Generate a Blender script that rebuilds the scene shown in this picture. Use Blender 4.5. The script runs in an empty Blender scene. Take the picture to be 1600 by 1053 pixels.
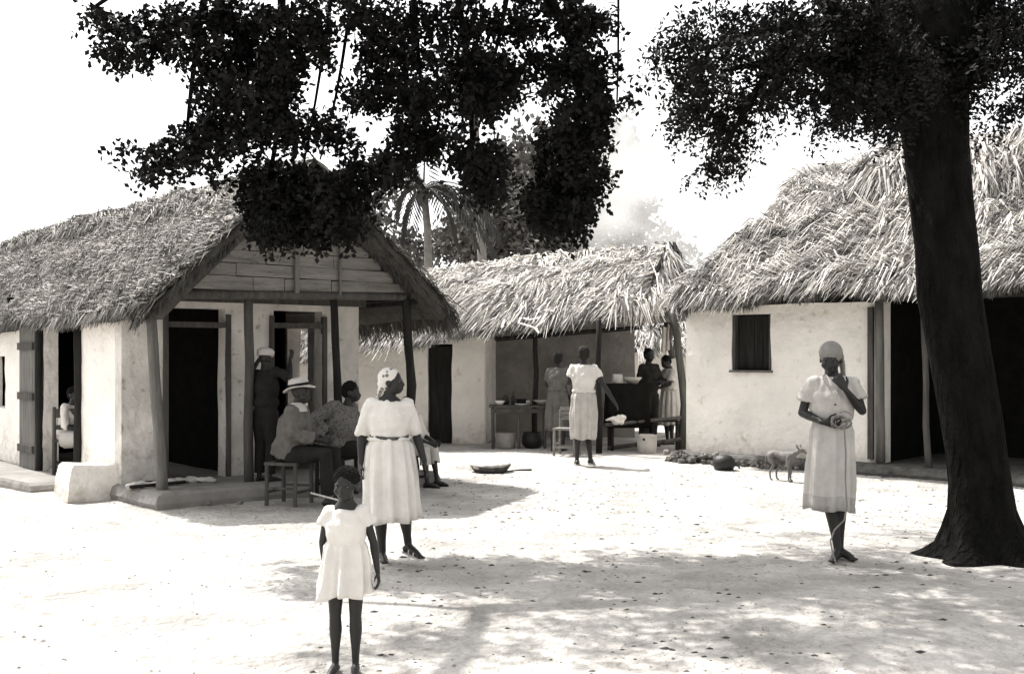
import bpy, math, random
import numpy as np
from mathutils import Vector as V, noise

random.seed(7)
rng = np.random.default_rng(7)
S = bpy.context.scene
COL = S.collection

# ---------------------------------------------------------------- camera, world, sun, exposure
F = 1750.0; CAMH = 1.5
cam = bpy.data.objects.new('camera', bpy.data.cameras.new('camera'))
COL.objects.link(cam); S.camera = cam
cam.location = (0, 0, CAMH); cam.rotation_euler = (math.pi/2, 0, 0)
cam.data.sensor_width = 36; cam.data.lens = F/1600*36
cam.data.shift_y = 29.5/1600
cam.data.clip_start = 0.1; cam.data.clip_end = 3000

SUN = V((-.47, .43, 1.0)).normalized()
sun = bpy.data.objects.new('sun', bpy.data.lights.new('sun', 'SUN'))
COL.objects.link(sun)
sun.data.energy = 4.0; sun.data.angle = math.radians(.6); sun.data.color = (1, .975, .94)
sun.rotation_euler = (-SUN).to_track_quat('-Z', 'Y').to_euler()

W = bpy.data.worlds.new('World'); S.world = W; W.use_nodes = True
nt = W.node_tree; nt.nodes.clear()
sky = nt.nodes.new('ShaderNodeTexSky'); sky.sky_type = 'NISHITA'; sky.sun_disc = False
sky.sun_elevation = math.asin(SUN.z); sky.sun_rotation = math.atan2(SUN.x, SUN.y)
sky.dust_density = 3.0
hs = nt.nodes.new('ShaderNodeHueSaturation'); hs.inputs['Saturation'].default_value = 0.06   # black-and-white photograph
bg = nt.nodes.new('ShaderNodeBackground'); bg.inputs['Strength'].default_value = 0.15
wo = nt.nodes.new('ShaderNodeOutputWorld')
nt.links.new(sky.outputs[0], hs.inputs['Color']); nt.links.new(hs.outputs[0], bg.inputs[0]); nt.links.new(bg.outputs[0], wo.inputs[0])
S.view_settings.view_transform = 'Standard'; S.view_settings.look = 'None'
S.view_settings.gamma = 1; S.view_settings.use_curve_mapping = False
S.view_settings.exposure = 1.2
S.render.engine = 'CYCLES'
S.cycles.max_bounces = 6; S.cycles.diffuse_bounces = 4; S.cycles.transparent_max_bounces = 8
S.cycles.volume_bounces = 1; S.cycles.volume_max_steps = 64
S.cycles.use_denoising = True

# ---------------------------------------------------------------- helpers
def P(px, py, Y):
    """the world point at depth Y that the photograph shows at (px, py)"""
    return V(((px-800)/F*Y, Y, CAMH-(py-556)/F*Y))

OFF = {}
def link(o, parent=None):
    COL.objects.link(o)
    if parent is not None: o.parent = parent
    return o
def thing(name, label, cat, loc=(0, 0, 0), rz=0, group=None, kind=None):
    o = bpy.data.objects.new(name, None); COL.objects.link(o); o.empty_display_size = .2
    o.location = loc; o.rotation_euler = (0, 0, rz)
    tag(o, label, cat, group, kind); OFF[o.name] = V(loc)
    return o
def tag(o, label=None, cat=None, group=None, kind=None):
    if label: o['label'] = label
    if cat: o['category'] = cat
    if group: o['group'] = group
    if kind: o['kind'] = kind
    return o
def obj(name, verts, faces, mat, parent=None, local=False, smooth=False, col=None):
    """one mesh object; verts are world coordinates unless local, and are stored relative to the thing"""
    me = bpy.data.meshes.new(name)
    va = np.asarray([tuple(v) for v in verts] if not isinstance(verts, np.ndarray) else verts, dtype=np.float64)
    off = OFF.get(parent.name, V((0, 0, 0))) if (parent is not None and not local) else V((0, 0, 0))
    va = va-np.array(off)
    if isinstance(faces, np.ndarray):
        n, k = faces.shape
        me.vertices.add(len(va)); me.vertices.foreach_set('co', va.astype(np.float32).ravel())
        me.loops.add(n*k); me.loops.foreach_set('vertex_index', faces.astype(np.int32).ravel())
        me.polygons.add(n); me.polygons.foreach_set('loop_start', np.arange(0, n*k, k, dtype=np.int32))
        me.polygons.foreach_set('loop_total', np.full(n, k, dtype=np.int32))
        me.update(calc_edges=True)
    else:
        me.from_pydata(va.tolist(), [], faces); me.update()
    if col is not None:
        at = me.color_attributes.new('col', 'FLOAT_COLOR', 'POINT')
        c = np.ones((len(va), 4), dtype=np.float32); c[:, :3] = np.asarray(col, dtype=np.float32)[:, None]
        at.data.foreach_set('color', c.ravel())
    if smooth: me.polygons.foreach_set('use_smooth', np.ones(len(me.polygons), dtype=bool))
    if mat: me.materials.append(mat)
    o = bpy.data.objects.new(name, me); link(o, parent)
    if parent is not None: OFF[o.name] = off
    return o

class MB:
    def __init__(s): s.v = []; s.f = []
    def add(s, v, f):
        b = len(s.v); s.v += [V(p) for p in v]; s.f += [tuple(i+b for i in q) for q in f]; return s
    def rings(s, R, cap=True):
        n = len(R[0]); v = [p for r in R for p in r]; f = []
        for i in range(len(R)-1):
            for j in range(n):
                a = i*n+j; b = i*n+(j+1) % n; f.append((a, b, b+n, a+n))
        if cap:
            f.append(tuple(range(n-1, -1, -1))); f.append(tuple(range((len(R)-1)*n, len(R)*n)))
        return s.add(v, f)
    def tube(s, pts, rad, n=8, rnd=False):
        pts = [V(p) for p in pts]
        if not hasattr(rad, '__len__'): rad = [rad]*len(pts)
        rad = list(rad)
        if rnd:
            d0 = (pts[0]-pts[1]).normalized(); d1 = (pts[-1]-pts[-2]).normalized(); r0, r1 = rad[0], rad[-1]
            pts = [pts[0]+d0*r0*.92, pts[0]+d0*r0*.6]+pts+[pts[-1]+d1*r1*.6, pts[-1]+d1*r1*.92]
            rad = [r0*.35, r0*.8]+rad+[r1*.8, r1*.35]
        R = []; nrm = None
        for i, p in enumerate(pts):
            t = (pts[min(i+1, len(pts)-1)]-pts[max(i-1, 0)]).normalized()
            if nrm is None:
                nrm = t.cross(V((0.13, .97, .21))); 
                if nrm.length < .2: nrm = t.cross(V((1, 0, .1)))
            nrm = (nrm-t*nrm.dot(t)).normalized(); b = t.cross(nrm)
            R.append([p+(nrm*math.cos(a)+b*math.sin(a))*rad[i] for a in [2*math.pi*k/n for k in range(n)]])
        return s.rings(R)
    def box(s, c, sx, sy, sz, ax=None, ay=None, az=None):
        c = V(c); ax = V(ax or (1, 0, 0)); ay = V(ay or (0, 1, 0)); az = V(az or (0, 0, 1))
        v = [c+ax*sx*.5*i+ay*sy*.5*j+az*sz*.5*k for k in (-1, 1) for j in (-1, 1) for i in (-1, 1)]
        return s.add(v, [(0, 2, 3, 1), (4, 5, 7, 6), (0, 1, 5, 4), (2, 6, 7, 3), (0, 4, 6, 2), (1, 3, 7, 5)])
    def ell(s, c, rx, ry, rz, ax=None, ay=None, az=None, n=14, m=9):
        c = V(c); ax = V(ax or (1, 0, 0)); ay = V(ay or (0, 1, 0)); az = V(az or (0, 0, 1)); R = []
        for i in range(1, m):
            t = math.pi*i/m
            R.append([c-az*rz*math.cos(t)+(ax*rx*math.cos(a)+ay*ry*math.sin(a))*math.sin(t) for a in [2*math.pi*k/n for k in range(n)]])
        return s.rings(R)
    def build(s, name, mat, parent=None, **k): return obj(name, s.v, s.f, mat, parent, **k)

# ---------------------------------------------------------------- materials (monochrome, faintly warm)
def G(v): return (v*1.05, v, v*.93, 1)
def mat(name, g, rough=.85, var=.35, scale=6, bump=.3, bscale=None, attr=False, stretch=None, spots=0, spec=.3, trans=0, streak=None, dist=.02, dirt=0):
    m = bpy.data.materials.new(name); m.use_nodes = True; t = m.node_tree; N = t.nodes; L = t.links
    b = N['Principled BSDF']; b.inputs['Roughness'].default_value = rough; b.inputs['Specular IOR Level'].default_value = spec
    tc = N.new('ShaderNodeTexCoord'); mp = N.new('ShaderNodeMapping'); L.new(tc.outputs['Object'], mp.inputs[0])
    if stretch: mp.inputs['Scale'].default_value = stretch
    n1 = N.new('ShaderNodeTexNoise'); n1.inputs['Scale'].default_value = scale; n1.inputs['Detail'].default_value = 6; n1.inputs['Roughness'].default_value = .65
    L.new(mp.outputs[0], n1.inputs['Vector'])
    r = N.new('ShaderNodeValToRGB'); r.color_ramp.elements[0].position = .3; r.color_ramp.elements[1].position = .7
    r.color_ramp.elements[0].color = G(g*(1-var)); r.color_ramp.elements[1].color = G(g*(1+var*.6))
    L.new(n1.outputs[0], r.inputs[0]); out = r.outputs[0]
    if spots:
        n3 = N.new('ShaderNodeTexNoise'); n3.inputs['Scale'].default_value = scale*5; n3.inputs['Detail'].default_value = 4
        L.new(mp.outputs[0], n3.inputs['Vector'])
        r3 = N.new('ShaderNodeValToRGB'); r3.color_ramp.elements[0].position = .62; r3.color_ramp.elements[1].position = .72
        r3.color_ramp.elements[0].color = (1, 1, 1, 1); r3.color_ramp.elements[1].color = G(spots)
        L.new(n3.outputs[0], r3.inputs[0])
        mx = N.new('ShaderNodeMix'); mx.data_type = 'RGBA'; mx.blend_type = 'MULTIPLY'; mx.inputs[0].default_value = 1
        L.new(out, mx.inputs[6]); L.new(r3.outputs[0], mx.inputs[7]); out = mx.outputs[2]
    if dirt:   # splashed mud and flaking low on the walls, with an outline of its own
        sx = N.new('ShaderNodeSeparateXYZ'); L.new(tc.outputs['Object'], sx.inputs[0])
        n4 = N.new('ShaderNodeTexNoise'); n4.inputs['Scale'].default_value = 3.2; n4.inputs['Detail'].default_value = 9; n4.inputs['Roughness'].default_value = .7; L.new(tc.outputs['Object'], n4.inputs['Vector'])
        ma = N.new('ShaderNodeMath'); ma.operation = 'MULTIPLY_ADD'; L.new(sx.outputs['Z'], ma.inputs[0]); ma.inputs[1].default_value = -.42; L.new(n4.outputs[0], ma.inputs[2])
        r4 = N.new('ShaderNodeValToRGB'); r4.color_ramp.elements[0].position = .36; r4.color_ramp.elements[1].position = .56
        r4.color_ramp.elements[0].color = (1, 1, 1, 1); r4.color_ramp.elements[1].color = G(dirt); L.new(ma.outputs[0], r4.inputs[0])
        mx = N.new('ShaderNodeMix'); mx.data_type = 'RGBA'; mx.blend_type = 'MULTIPLY'; mx.inputs[0].default_value = 1
        L.new(out, mx.inputs[6]); L.new(r4.outputs[0], mx.inputs[7]); out = mx.outputs[2]
    if attr:
        a = N.new('ShaderNodeAttribute'); a.attribute_name = 'col'
        mx = N.new('ShaderNodeMix'); mx.data_type = 'RGBA'; mx.blend_type = 'MULTIPLY'; mx.inputs[0].default_value = 1
        L.new(out, mx.inputs[6]); L.new(a.outputs['Color'], mx.inputs[7]); out = mx.outputs[2]
    L.new(out, b.inputs['Base Color'])
    if bump:
        n2 = N.new('ShaderNodeTexNoise'); n2.inputs['Scale'].default_value = bscale or scale*4; n2.inputs['Detail'].default_value = 8
        L.new(mp.outputs[0], n2.inputs['Vector'])
        bp = N.new('ShaderNodeBump'); bp.inputs['Strength'].default_value = bump; bp.inputs['Distance'].default_value = dist
        L.new(n2.outputs[0], bp.inputs['Height']); L.new(bp.outputs[0], b.inputs['Normal'])
    if trans:
        tr = N.new('ShaderNodeBsdfTranslucent'); L.new(out, tr.inputs[0]); ms = N.new('ShaderNodeMixShader'); ms.inputs[0].default_value = trans
        L.new(b.outputs[0], ms.inputs[1]); L.new(tr.outputs[0], ms.inputs[2]); L.new(ms.outputs[0], N['Material Output'].inputs[0])
    return m

M = {}
M['ground'] = mat('sandy_earth', .39, 1, .42, 1.3, 1, 15, spots=.7, spec=.05, dist=.055)
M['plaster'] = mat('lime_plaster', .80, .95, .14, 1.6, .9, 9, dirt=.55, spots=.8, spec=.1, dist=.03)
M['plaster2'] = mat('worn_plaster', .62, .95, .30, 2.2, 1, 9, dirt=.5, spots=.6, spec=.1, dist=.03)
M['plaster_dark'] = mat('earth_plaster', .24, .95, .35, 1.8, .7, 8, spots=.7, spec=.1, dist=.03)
M['wood'] = mat('weathered_wood', .08, .9, .5, 5, .8, 16, stretch=(3, 3, .35), spec=.15)
M['plank'] = mat('grey_plank', .21, .9, .45, 4, .7, 20, stretch=(.5, .5, 4), spots=.5, spec=.15)
M['wood_dark'] = mat('dark_wood', .025, .9, .5, 5, .8, 16, stretch=(3, 3, .35), spec=.1)
M['wood_grey'] = mat('grey_wood', .15, .9, .45, 5, .7, 16, stretch=(3, 3, .35), spec=.15)
M['thatch'] = mat('dry_palm_thatch', .55, .8, .2, 3, 0, attr=True, spec=.25)
M['thatch_old'] = mat('old_grass_thatch', .36, .9, .25, 3, 0, attr=True, spec=.15)
M['thatch_core'] = mat('thatch_core', .07, 1, .4, 9, 1, 30, spec=.05)
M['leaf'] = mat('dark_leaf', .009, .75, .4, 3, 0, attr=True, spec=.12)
M['leaf_far'] = mat('haze_pale_leaf', .10, .8, .4, .6, 0, attr=True, spec=.15)  # paler leaf colour stands in for haze over the distance
M['palm_leaf'] = mat('palm_leaf', .045, .7, .3, 2, 0, spec=.25)
M['shade_cloth_black'] = mat('shade_and_cloth_black', .010, 1, .4, 5, .3, spec=.02)  # near-black: shade painted on room and porch walls, also the black tablecloth
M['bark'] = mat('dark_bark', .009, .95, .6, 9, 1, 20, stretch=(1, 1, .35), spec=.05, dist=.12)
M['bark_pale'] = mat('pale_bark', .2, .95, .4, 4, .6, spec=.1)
M['skin'] = mat('dark_skin', .017, .5, .15, 12, .08, 60, spec=.35)
M['white_cloth'] = mat('white_cotton', .66, .9, .14, 5, .5, 18, spec=.1)
M['cream_cloth'] = mat('cream_cotton', .46, .9, .2, 7, .35, 16, spec=.1)
M['grey_cloth'] = mat('grey_cotton', .22, .9, .25, 9, .4, 18, spec=.1)
M['mid_cloth'] = mat('mid_grey_cotton', .38, .9, .25, 9, .4, 18, spec=.1)
M['dark_cloth'] = mat('dark_cotton', .02, .9, .3, 9, .4, 18, spec=.1)
M['hair'] = mat('black_hair', .010, .9, .4, 40, 1, 90, spec=.1)
M['straw'] = mat('straw_weave', .5, .85, .25, 30, .6, 60, spec=.2)
M['eye'] = mat('eye_white', .16, .3, .02, 5, 0)
M['iris'] = mat('iris_black', .008, .2, .02, 5, 0)
M['metal'] = mat('dull_enamel', .42, .45, .2, 7, .15, spec=.5)
M['iron'] = mat('black_iron', .014, .55, .3, 9, .3, spec=.4)
M['stone'] = mat('rough_stone', .20, .95, .45, 7, 1, 14, spots=.6, spec=.1)
M['rock_dark'] = mat('earthy_rubble', .11, 1, .5, 7, 1, 14, spec=.08)
M['litter'] = mat('dry_litter', .05, 1, .5, 9, 0, spec=.05)
M['pebble'] = mat('pebble', .22, 1, .5, 9, 0, spec=.1)
M['dogfur'] = mat('tan_dog_fur', .15, .85, .35, 9, .4, 60, spec=.15)
def dotted(name, g0, g1, scale):
    m = mat(name, g0, .9, .1, 6, .3, 14, spec=.1); t = m.node_tree; N = t.nodes; L = t.links
    tc = N.new('ShaderNodeTexCoord'); v = N.new('ShaderNodeTexVoronoi'); v.inputs['Scale'].default_value = scale; L.new(tc.outputs['Object'], v.inputs['Vector'])
    r = N.new('ShaderNodeValToRGB'); r.color_ramp.elements[0].position = .30; r.color_ramp.elements[1].position = .36
    r.color_ramp.elements[0].color = G(g1); r.color_ramp.elements[1].color = G(g0)
    L.new(v.outputs['Distance'], r.inputs[0]); L.new(r.outputs[0], N['Principled BSDF'].inputs['Base Color']); return m
M['jacket'] = mat('drab_jacket', .12, .9, .3, 9, .5, 18, spec=.1)
M['dots'] = dotted('spotted_scarf', .62, .16, 24)
M['flowers'] = dotted('flowered_cotton', .13, .06, 34)
def ribbed(name, g0, g1, scale, rot):
    m = mat(name, g0, .9, .1, 6, .3, 14, spec=.1); t = m.node_tree; N = t.nodes; L = t.links
    tc = N.new('ShaderNodeTexCoord'); v = N.new('ShaderNodeTexWave'); v.bands_direction = rot; v.inputs['Scale'].default_value = scale; v.inputs['Distortion'].default_value = 1.5
    L.new(tc.outputs['Object'], v.inputs['Vector'])
    r = N.new('ShaderNodeValToRGB'); r.color_ramp.elements[0].position = .3; r.color_ramp.elements[1].position = .6
    r.color_ramp.elements[0].color = G(g1); r.color_ramp.elements[1].color = G(g0)
    L.new(v.outputs['Color'], r.inputs[0]); L.new(r.outputs[0], N['Principled BSDF'].inputs['Base Color']); return m
M['striped'] = ribbed('striped_cotton', .6, .42, 22, 'X')

# ---------------------------------------------------------------- ground
def fb(x, y, z=0.): return noise.fractal(V((x, y, z)), 1.0, 2.0, 4)
def ground_z(x, y):
    return .018*noise.noise(V((x*.35, y*.35, 3)))+.010*noise.noise(V((x*1.7, y*1.7, 9)))+.008*noise.noise(V((x*4.3, y*4.3, 2)))+.004*noise.noise(V((x*3, y*9, 6)))
def make_ground():
    xs = np.concatenate([[-300, -150, -60, -30, -18], np.arange(-12, 12.01, .09), [18, 30, 60, 150, 300]])
    ys = np.concatenate([[-60, -40, -20, -6, 0, 2], np.arange(3.5, 21, .09), [23, 27, 34, 45, 70, 150, 250, 350]])
    vs = []; nx = len(xs)
    for y in ys:
        for x in xs: vs.append((x, y, ground_z(x, y) if abs(x) < 13 and 2 < y < 22 else -.01))
    i = np.arange(len(ys)-1)[:, None]*nx+np.arange(nx-1)[None, :]; i = i.ravel()
    f = np.stack([i, i+1, i+1+nx, i+nx], 1)
    tag(obj('ground', np.array(vs), f, M['ground'], smooth=True), 'bare pale sandy earth of the village yard', kind='structure')
make_ground()
def scatter(name, n, area, r0, r1, m, label, flat=.5, dens=None):
    vs = []; fs = []; k = 0
    while k < n:
        y = area[2]+(area[3]-area[2])*random.random()**1.0; x = random.uniform(area[0], area[1])
        if dens and noise.noise(V((x*.7, y*.7, 5)))+random.uniform(-.5, .5) < dens: 
            if random.random() < .9: continue
        r = random.uniform(r0, r1)*random.uniform(.5, 1); a = random.uniform(0, 6.3); z = ground_z(x, y)
        b = len(vs); q = random.randint(4, 6)
        for j in range(q):
            t = a+6.283*j/q; rr = r*random.uniform(.6, 1.2); vs.append((x+rr*math.cos(t), y+rr*math.sin(t)*random.uniform(.6, 1), z-.002))
        vs.append((x+random.uniform(-.3, .3)*r, y, z+r*flat))
        for j in range(q): fs.append((b+j, b+(j+1) % q, b+q))
        k += 1
    tag(obj(name, vs, fs, m), label, kind='stuff')
scatter('pebbles', 2600, (-7, 7, 5, 15.5), .006, .022, M['pebble'], 'small pebbles and crumbs of earth on the yard', .6, .1)
scatter('leaf_litter', 1500, (-1, 6.5, 5.2, 14.5), .006, .045, M['litter'], 'dead leaves and dark bits scattered over the yard', .25, .1)

# ---------------------------------------------------------------- walls
class Fr:
    def __init__(s, O, a, n): s.O = V((O[0], O[1], 0)); s.a = V((a[0], a[1], 0)).normalized(); s.n = V((n[0], n[1], 0)).normalized()
    def __call__(s, t, d=0, z=0): return s.O+s.a*t+s.n*d+V((0, 0, z))
def wall(name, fr, s0, s1, th, z0, z1, ops, m, parent, step=.11, amp=.022, seed=0, lab=None):
    z1f = z1 if callable(z1) else (lambda s: z1)
    zm = max(z1f(s0+(s1-s0)*i/20) for i in range(21))
    def grid(a, b, ext):
        g = sorted(set([round(a+(b-a)*i/max(1, int((b-a)/step)), 4) for i in range(max(1, int((b-a)/step))+1)]))
        for e in ext:
            if a < e < b: g = [q for q in g if abs(q-e) > step*.45 or q in (a, b)]+[e]
        return sorted(g)
    ss = grid(s0, s1, [e for o in ops for e in o[:2]]); zs = grid(z0, zm, [e for o in ops for e in o[2:]])
    def solid(i, k):
        if not (0 <= i < len(ss)-1 and 0 <= k < len(zs)-1): return False
        sm = (ss[i]+ss[i+1])/2; z = (zs[k]+zs[k+1])/2
        if zs[k] > z1f(sm)-.02: return False
        return not any(o[0] < sm < o[1] and o[2] < z < o[3] for o in ops)
    idx = {}; vs = []; fs = []
    def vid(i, k, side):
        q = (i, k, side)
        if q not in idx:
            s_, z_ = ss[i], min(zs[k], z1f(ss[i]))
            tp = min(1, max(0, min(s_-s0, s1-s_))/.35)*.9+.1; w = noise.noise(V((s_*1.3+seed, z_*1.3, side*7)))*amp*tp+noise.noise(V((s_*5+seed, z_*5, side*7)))*amp*.45*tp
            ds = noise.noise(V((s_*2+seed, z_*2.2, 31)))*amp*.8*tp
            p = fr(s_+ds, (0 if side == 0 else -th)+w*(1 if side == 0 else .5), z_+noise.noise(V((s_*2, z_*2, 77)))*amp*.4)
            idx[q] = len(vs); vs.append(p)
        return idx[q]
    for i in range(len(ss)-1):
        for k in range(len(zs)-1):
            if not solid(i, k): continue
            fs.append((vid(i, k, 0), vid(i+1, k, 0), vid(i+1, k+1, 0), vid(i, k+1, 0)))
            fs.append((vid(i, k, 1), vid(i, k+1, 1), vid(i+1, k+1, 1), vid(i+1, k, 1)))
            if not solid(i-1, k): fs.append((vid(i, k, 0), vid(i, k+1, 0), vid(i, k+1, 1), vid(i, k, 1)))
            if not solid(i+1, k): fs.append((vid(i+1, k, 0), vid(i+1, k, 1), vid(i+1, k+1, 1), vid(i+1, k+1, 0)))
            if not solid(i, k-1): fs.append((vid(i, k, 0), vid(i, k, 1), vid(i+1, k, 1), vid(i+1, k, 0)))
            if not solid(i, k+1): fs.append((vid(i, k+1, 0), vid(i+1, k+1, 0), vid(i+1, k+1, 1), vid(i, k+1, 1)))
    o = obj(name, vs, fs, m, parent, smooth=False)
    if lab: o['label'] = lab
    return o
def slab(name, poly, z0, z1, m, parent, lab=None, amp=.03, step=.2):
    """a low earth platform: outline resampled and made uneven"""
    pts = []
    for i in range(len(poly)):
        a = V((*poly[i], 0)); b = V((*poly[(i+1) % len(poly)], 0)); n = max(1, int((b-a).length/step))
        for j in range(n): pts.append(a.lerp(b, j/n))
    c = sum(pts, V((0, 0, 0)))/len(pts); R = []
    for sc, z in ((0, z0), (.03, (z0+z1)/2), (.0, z1-.03), (-.06, z1)):
        r = []
        for p in pts:
            d = (p-c).normalized(); w = noise.noise(V((p.x*2.3, p.y*2.3, z*3)))*amp+noise.noise(V((p.x*7, p.y*7, z*3)))*amp*.7
            r.append(V((p.x, p.y, z+noise.noise(V((p.x*3, p.y*3, 8)))*.012*(z > z0)))+d*(sc+w))
        R.append(r)
    mb = MB(); mb.rings(R)
    o = mb.build(name, m, parent)
    if lab: o['label'] = lab
    return o
def crooked(a, b, r0, r1, wob=.03, n=7, bulge=None, seed=0):
    a = V(a); b = V(b); pts = []; rad = []
    for i in range(n):
        t = i/(n-1); p = a.lerp(b, t)
        w = wob*math.sin(math.pi*min(1, t*1.0))
        p += V((noise.noise(V((t*2.3, seed, 1)))*w*2, noise.noise(V((t*2.3, seed, 9)))*w*2, 0))
        if bulge: p += V(bulge)*math.sin(math.pi*t)
        pts.append(p); rad.append((r0+(r1-r0)*t)*(1+.12*noise.noise(V((t*7, seed, 4)))))
    return pts, rad
def post(parent, a, b, r0=.055, r1=.045, m='wood', **k):
    mb = MB(); p, r = crooked(a, b, r0, r1, **k); mb.tube(p, r, 9); return mb.build(k.get('name', 'post'), M[m], parent, smooth=True)
def beam(parent, a, b, r, m='wood', name='beam', seed=3, wob=.015):
    mb = MB(); p, rr = crooked(a, b, r, r*.9, wob, seed=seed); mb.tube(p, rr, 8); return mb.build(name, M[m], parent, smooth=True)

# ---------------------------------------------------------------- thatch
class Patch:
    def __init__(s, e0, e1, r1, r0, bulge=.06, seed=0, sag=0):
        s.c = [np.array(V(p)) for p in (e0, e1, r1, r0)]; s.b = bulge; s.seed = seed; s.sag = sag
        d = (s.c[0]+s.c[1]-s.c[2]-s.c[3]); s.down = d/np.linalg.norm(d)
        a = s.c[1]-s.c[0]; a = a-s.down*a.dot(s.down); s.al = a/np.linalg.norm(a)
        n = np.cross(s.al, -s.down); s.n = n/np.linalg.norm(n)
        if s.n[2] < 0: s.n = -s.n
    def p(s, u, t):
        e = s.c[0][None]*(1-u)[:, None]+s.c[1][None]*u[:, None]; r = s.c[3][None]*(1-u)[:, None]+s.c[2][None]*u[:, None]
        q = e*(1-t)[:, None]+r*t[:, None]
        x = q@s.al; y = q@s.down
        h = s.b*(np.sin(x*2.1+s.seed)*.45+np.sin(y*3.3+x*1.2+s.seed*2)*.35+np.sin(x*5.3-y*3.7+s.seed)*.25+np.sin(x*9+y*6)*.12)+s.sag*np.sin(np.pi*np.clip(t, 0, 1))
        return q+s.n[None]*h[:, None]
def strands(patch, nb, per, L, w, spread=.35, yaw=0., lift=.05, tr=(0, 1), g=(.35, 1.), urange=(0, 1), hang=0.):
    N = nb*per
    ub = rng.uniform(urange[0], urange[1], nb); tb = rng.uniform(tr[0], tr[1], nb)
    th = yaw+rng.normal(0, spread, nb)+.35*np.sin(ub*17+patch.seed)*spread*2; li = np.abs(rng.normal(0, lift, nb)); gb = rng.uniform(g[0], g[1], nb)
    rep = lambda a: np.repeat(a, per)
    W_ = np.linalg.norm(patch.c[1]-patch.c[0]); H_ = np.linalg.norm(patch.c[2]+patch.c[3]-patch.c[0]-patch.c[1])/2
    u = rep(ub)+rng.normal(0, .07/max(W_, .5), N); t = np.clip(rep(tb)+rng.normal(0, .05/H_, N), 0, 1.02)
    th = rep(th)+rng.normal(0, .16, N); li = rep(li)*rng.uniform(.5, 1.5, N)
    LL = L*rng.uniform(.55, 1.3, N); gg = np.clip(rep(gb)*rng.uniform(.6, 1.3, N), .1, 1.3)
    p0 = patch.p(np.clip(u, 0, 1), t)
    d = patch.down[None]*np.cos(th)[:, None]+patch.al[None]*np.sin(th)[:, None]
    if hang: d = d*(1-hang)+np.array([[0, 0, -1.]])*hang; d /= np.linalg.norm(d, axis=1)[:, None]
    n = patch.n[None]
    sd = np.cross(d, n); sd /= np.linalg.norm(sd, axis=1)[:, None]
    ro = rng.normal(0, .6, N); sd = sd*np.cos(ro)[:, None]+n*np.sin(ro)[:, None]
    ww = w*rng.uniform(.5, 1.3, N)
    p1 = p0+d*(LL*.5)[:, None]+n*(li+.015)[:, None]+sd*rng.normal(0, .012, N)[:, None]
    p2 = p0+d*LL[:, None]+n*(li*.5)[:, None]+np.array([[0, 0, -1.]])*(LL*rng.uniform(0, .22, N))[:, None]
    vs = np.stack([p0-sd*(ww*.5)[:, None], p0+sd*(ww*.5)[:, None], p1-sd*(ww*.5)[:, None], p1+sd*(ww*.5)[:, None], p2-sd*(ww*.15)[:, None], p2+sd*(ww*.15)[:, None]], 1).reshape(-1, 3)
    b = np.arange(N)[:, None]*6
    f = np.concatenate([b+np.array([[0, 1, 3, 2]]), b+np.array([[2, 3, 5, 4]])])
    return vs, f, np.repeat(gg, 6)
def join(parts):
    vs = []; fs = []; cs = []; b = 0
    for v, f, c in parts: vs.append(v); fs.append(f+b); cs.append(c); b += len(v)
    return np.concatenate(vs), np.concatenate(fs), np.concatenate(cs)
def core(patches, th=.14):
    """the dark packed body of the thatch: each slope a slab with thickness"""
    vs = []; fs = []
    for pt in patches:
        nu, nv = 26, 14
        g = np.array([(i/nu, j/nv) for j in range(nv+1) for i in range(nu+1)])
        top = pt.p(g[:, 0], g[:, 1])-pt.n[None]*.02; bot = top-pt.n[None]*th
        b = sum(len(q) for q in vs); vs += [top, bot]; n = len(top)
        ix = lambda i, j, s: b+s*n+j*(nu+1)+i
        for j in range(nv):
            for i in range(nu):
                fs.append((ix(i, j, 0), ix(i+1, j, 0), ix(i+1, j+1, 0), ix(i, j+1, 0))); fs.append((ix(i, j, 1), ix(i, j+1, 1), ix(i+1, j+1, 1), ix(i+1, j, 1)))
        for i in range(nu): fs.append((ix(i, 0, 0), ix(i, 0, 1), ix(i+1, 0, 1), ix(i+1, 0, 0)))
        for j in range(nv):
            fs.append((ix(0, j, 0), ix(0, j+1, 0), ix(0, j+1, 1), ix(0, j, 1))); fs.append((ix(nu, j, 0), ix(nu, j, 1), ix(nu, j+1, 1), ix(nu, j+1, 0)))
    return np.concatenate(vs), np.array(fs)

# ================================================================ LEFT HUT (porch gable towards the yard)
W0 = V((-4.08, 11.70, 0)); uu = V((.77, .638, 0)).normalized(); bb = V((-uu.y, uu.x, 0)); nn = -bb
LF = Fr(W0, uu, nn)             # front wall frame: t along the front, d outwards
LS = Fr(W0, bb, -uu)            # left side wall, t backwards, outward = -u
RS = Fr(LF(2.89), bb, uu)       # right side wall
hut = thing('thatched_hut', 'low plastered hut with thatched gable roof, boarded gable and porch posts, left of the yard', 'hut', tuple(LF(1.5, 0, 0)))
M_ = M
floor_z = .16
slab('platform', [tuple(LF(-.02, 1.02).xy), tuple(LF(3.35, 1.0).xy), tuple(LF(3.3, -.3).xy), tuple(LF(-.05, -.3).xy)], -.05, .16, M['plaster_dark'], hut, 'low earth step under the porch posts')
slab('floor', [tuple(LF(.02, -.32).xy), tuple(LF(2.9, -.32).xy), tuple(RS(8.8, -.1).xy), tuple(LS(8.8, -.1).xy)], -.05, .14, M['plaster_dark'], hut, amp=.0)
def tz(w): return lambda s: w
wall('wall', LF, 0, 2.89, .18, .05, 2.12, [(.50, 1.16, .05, 2.02), (1.75, 2.38, .05, 2.02)], M['plaster2'], hut, seed=1, lab='shaded plastered front wall with two open doorways')
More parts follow.
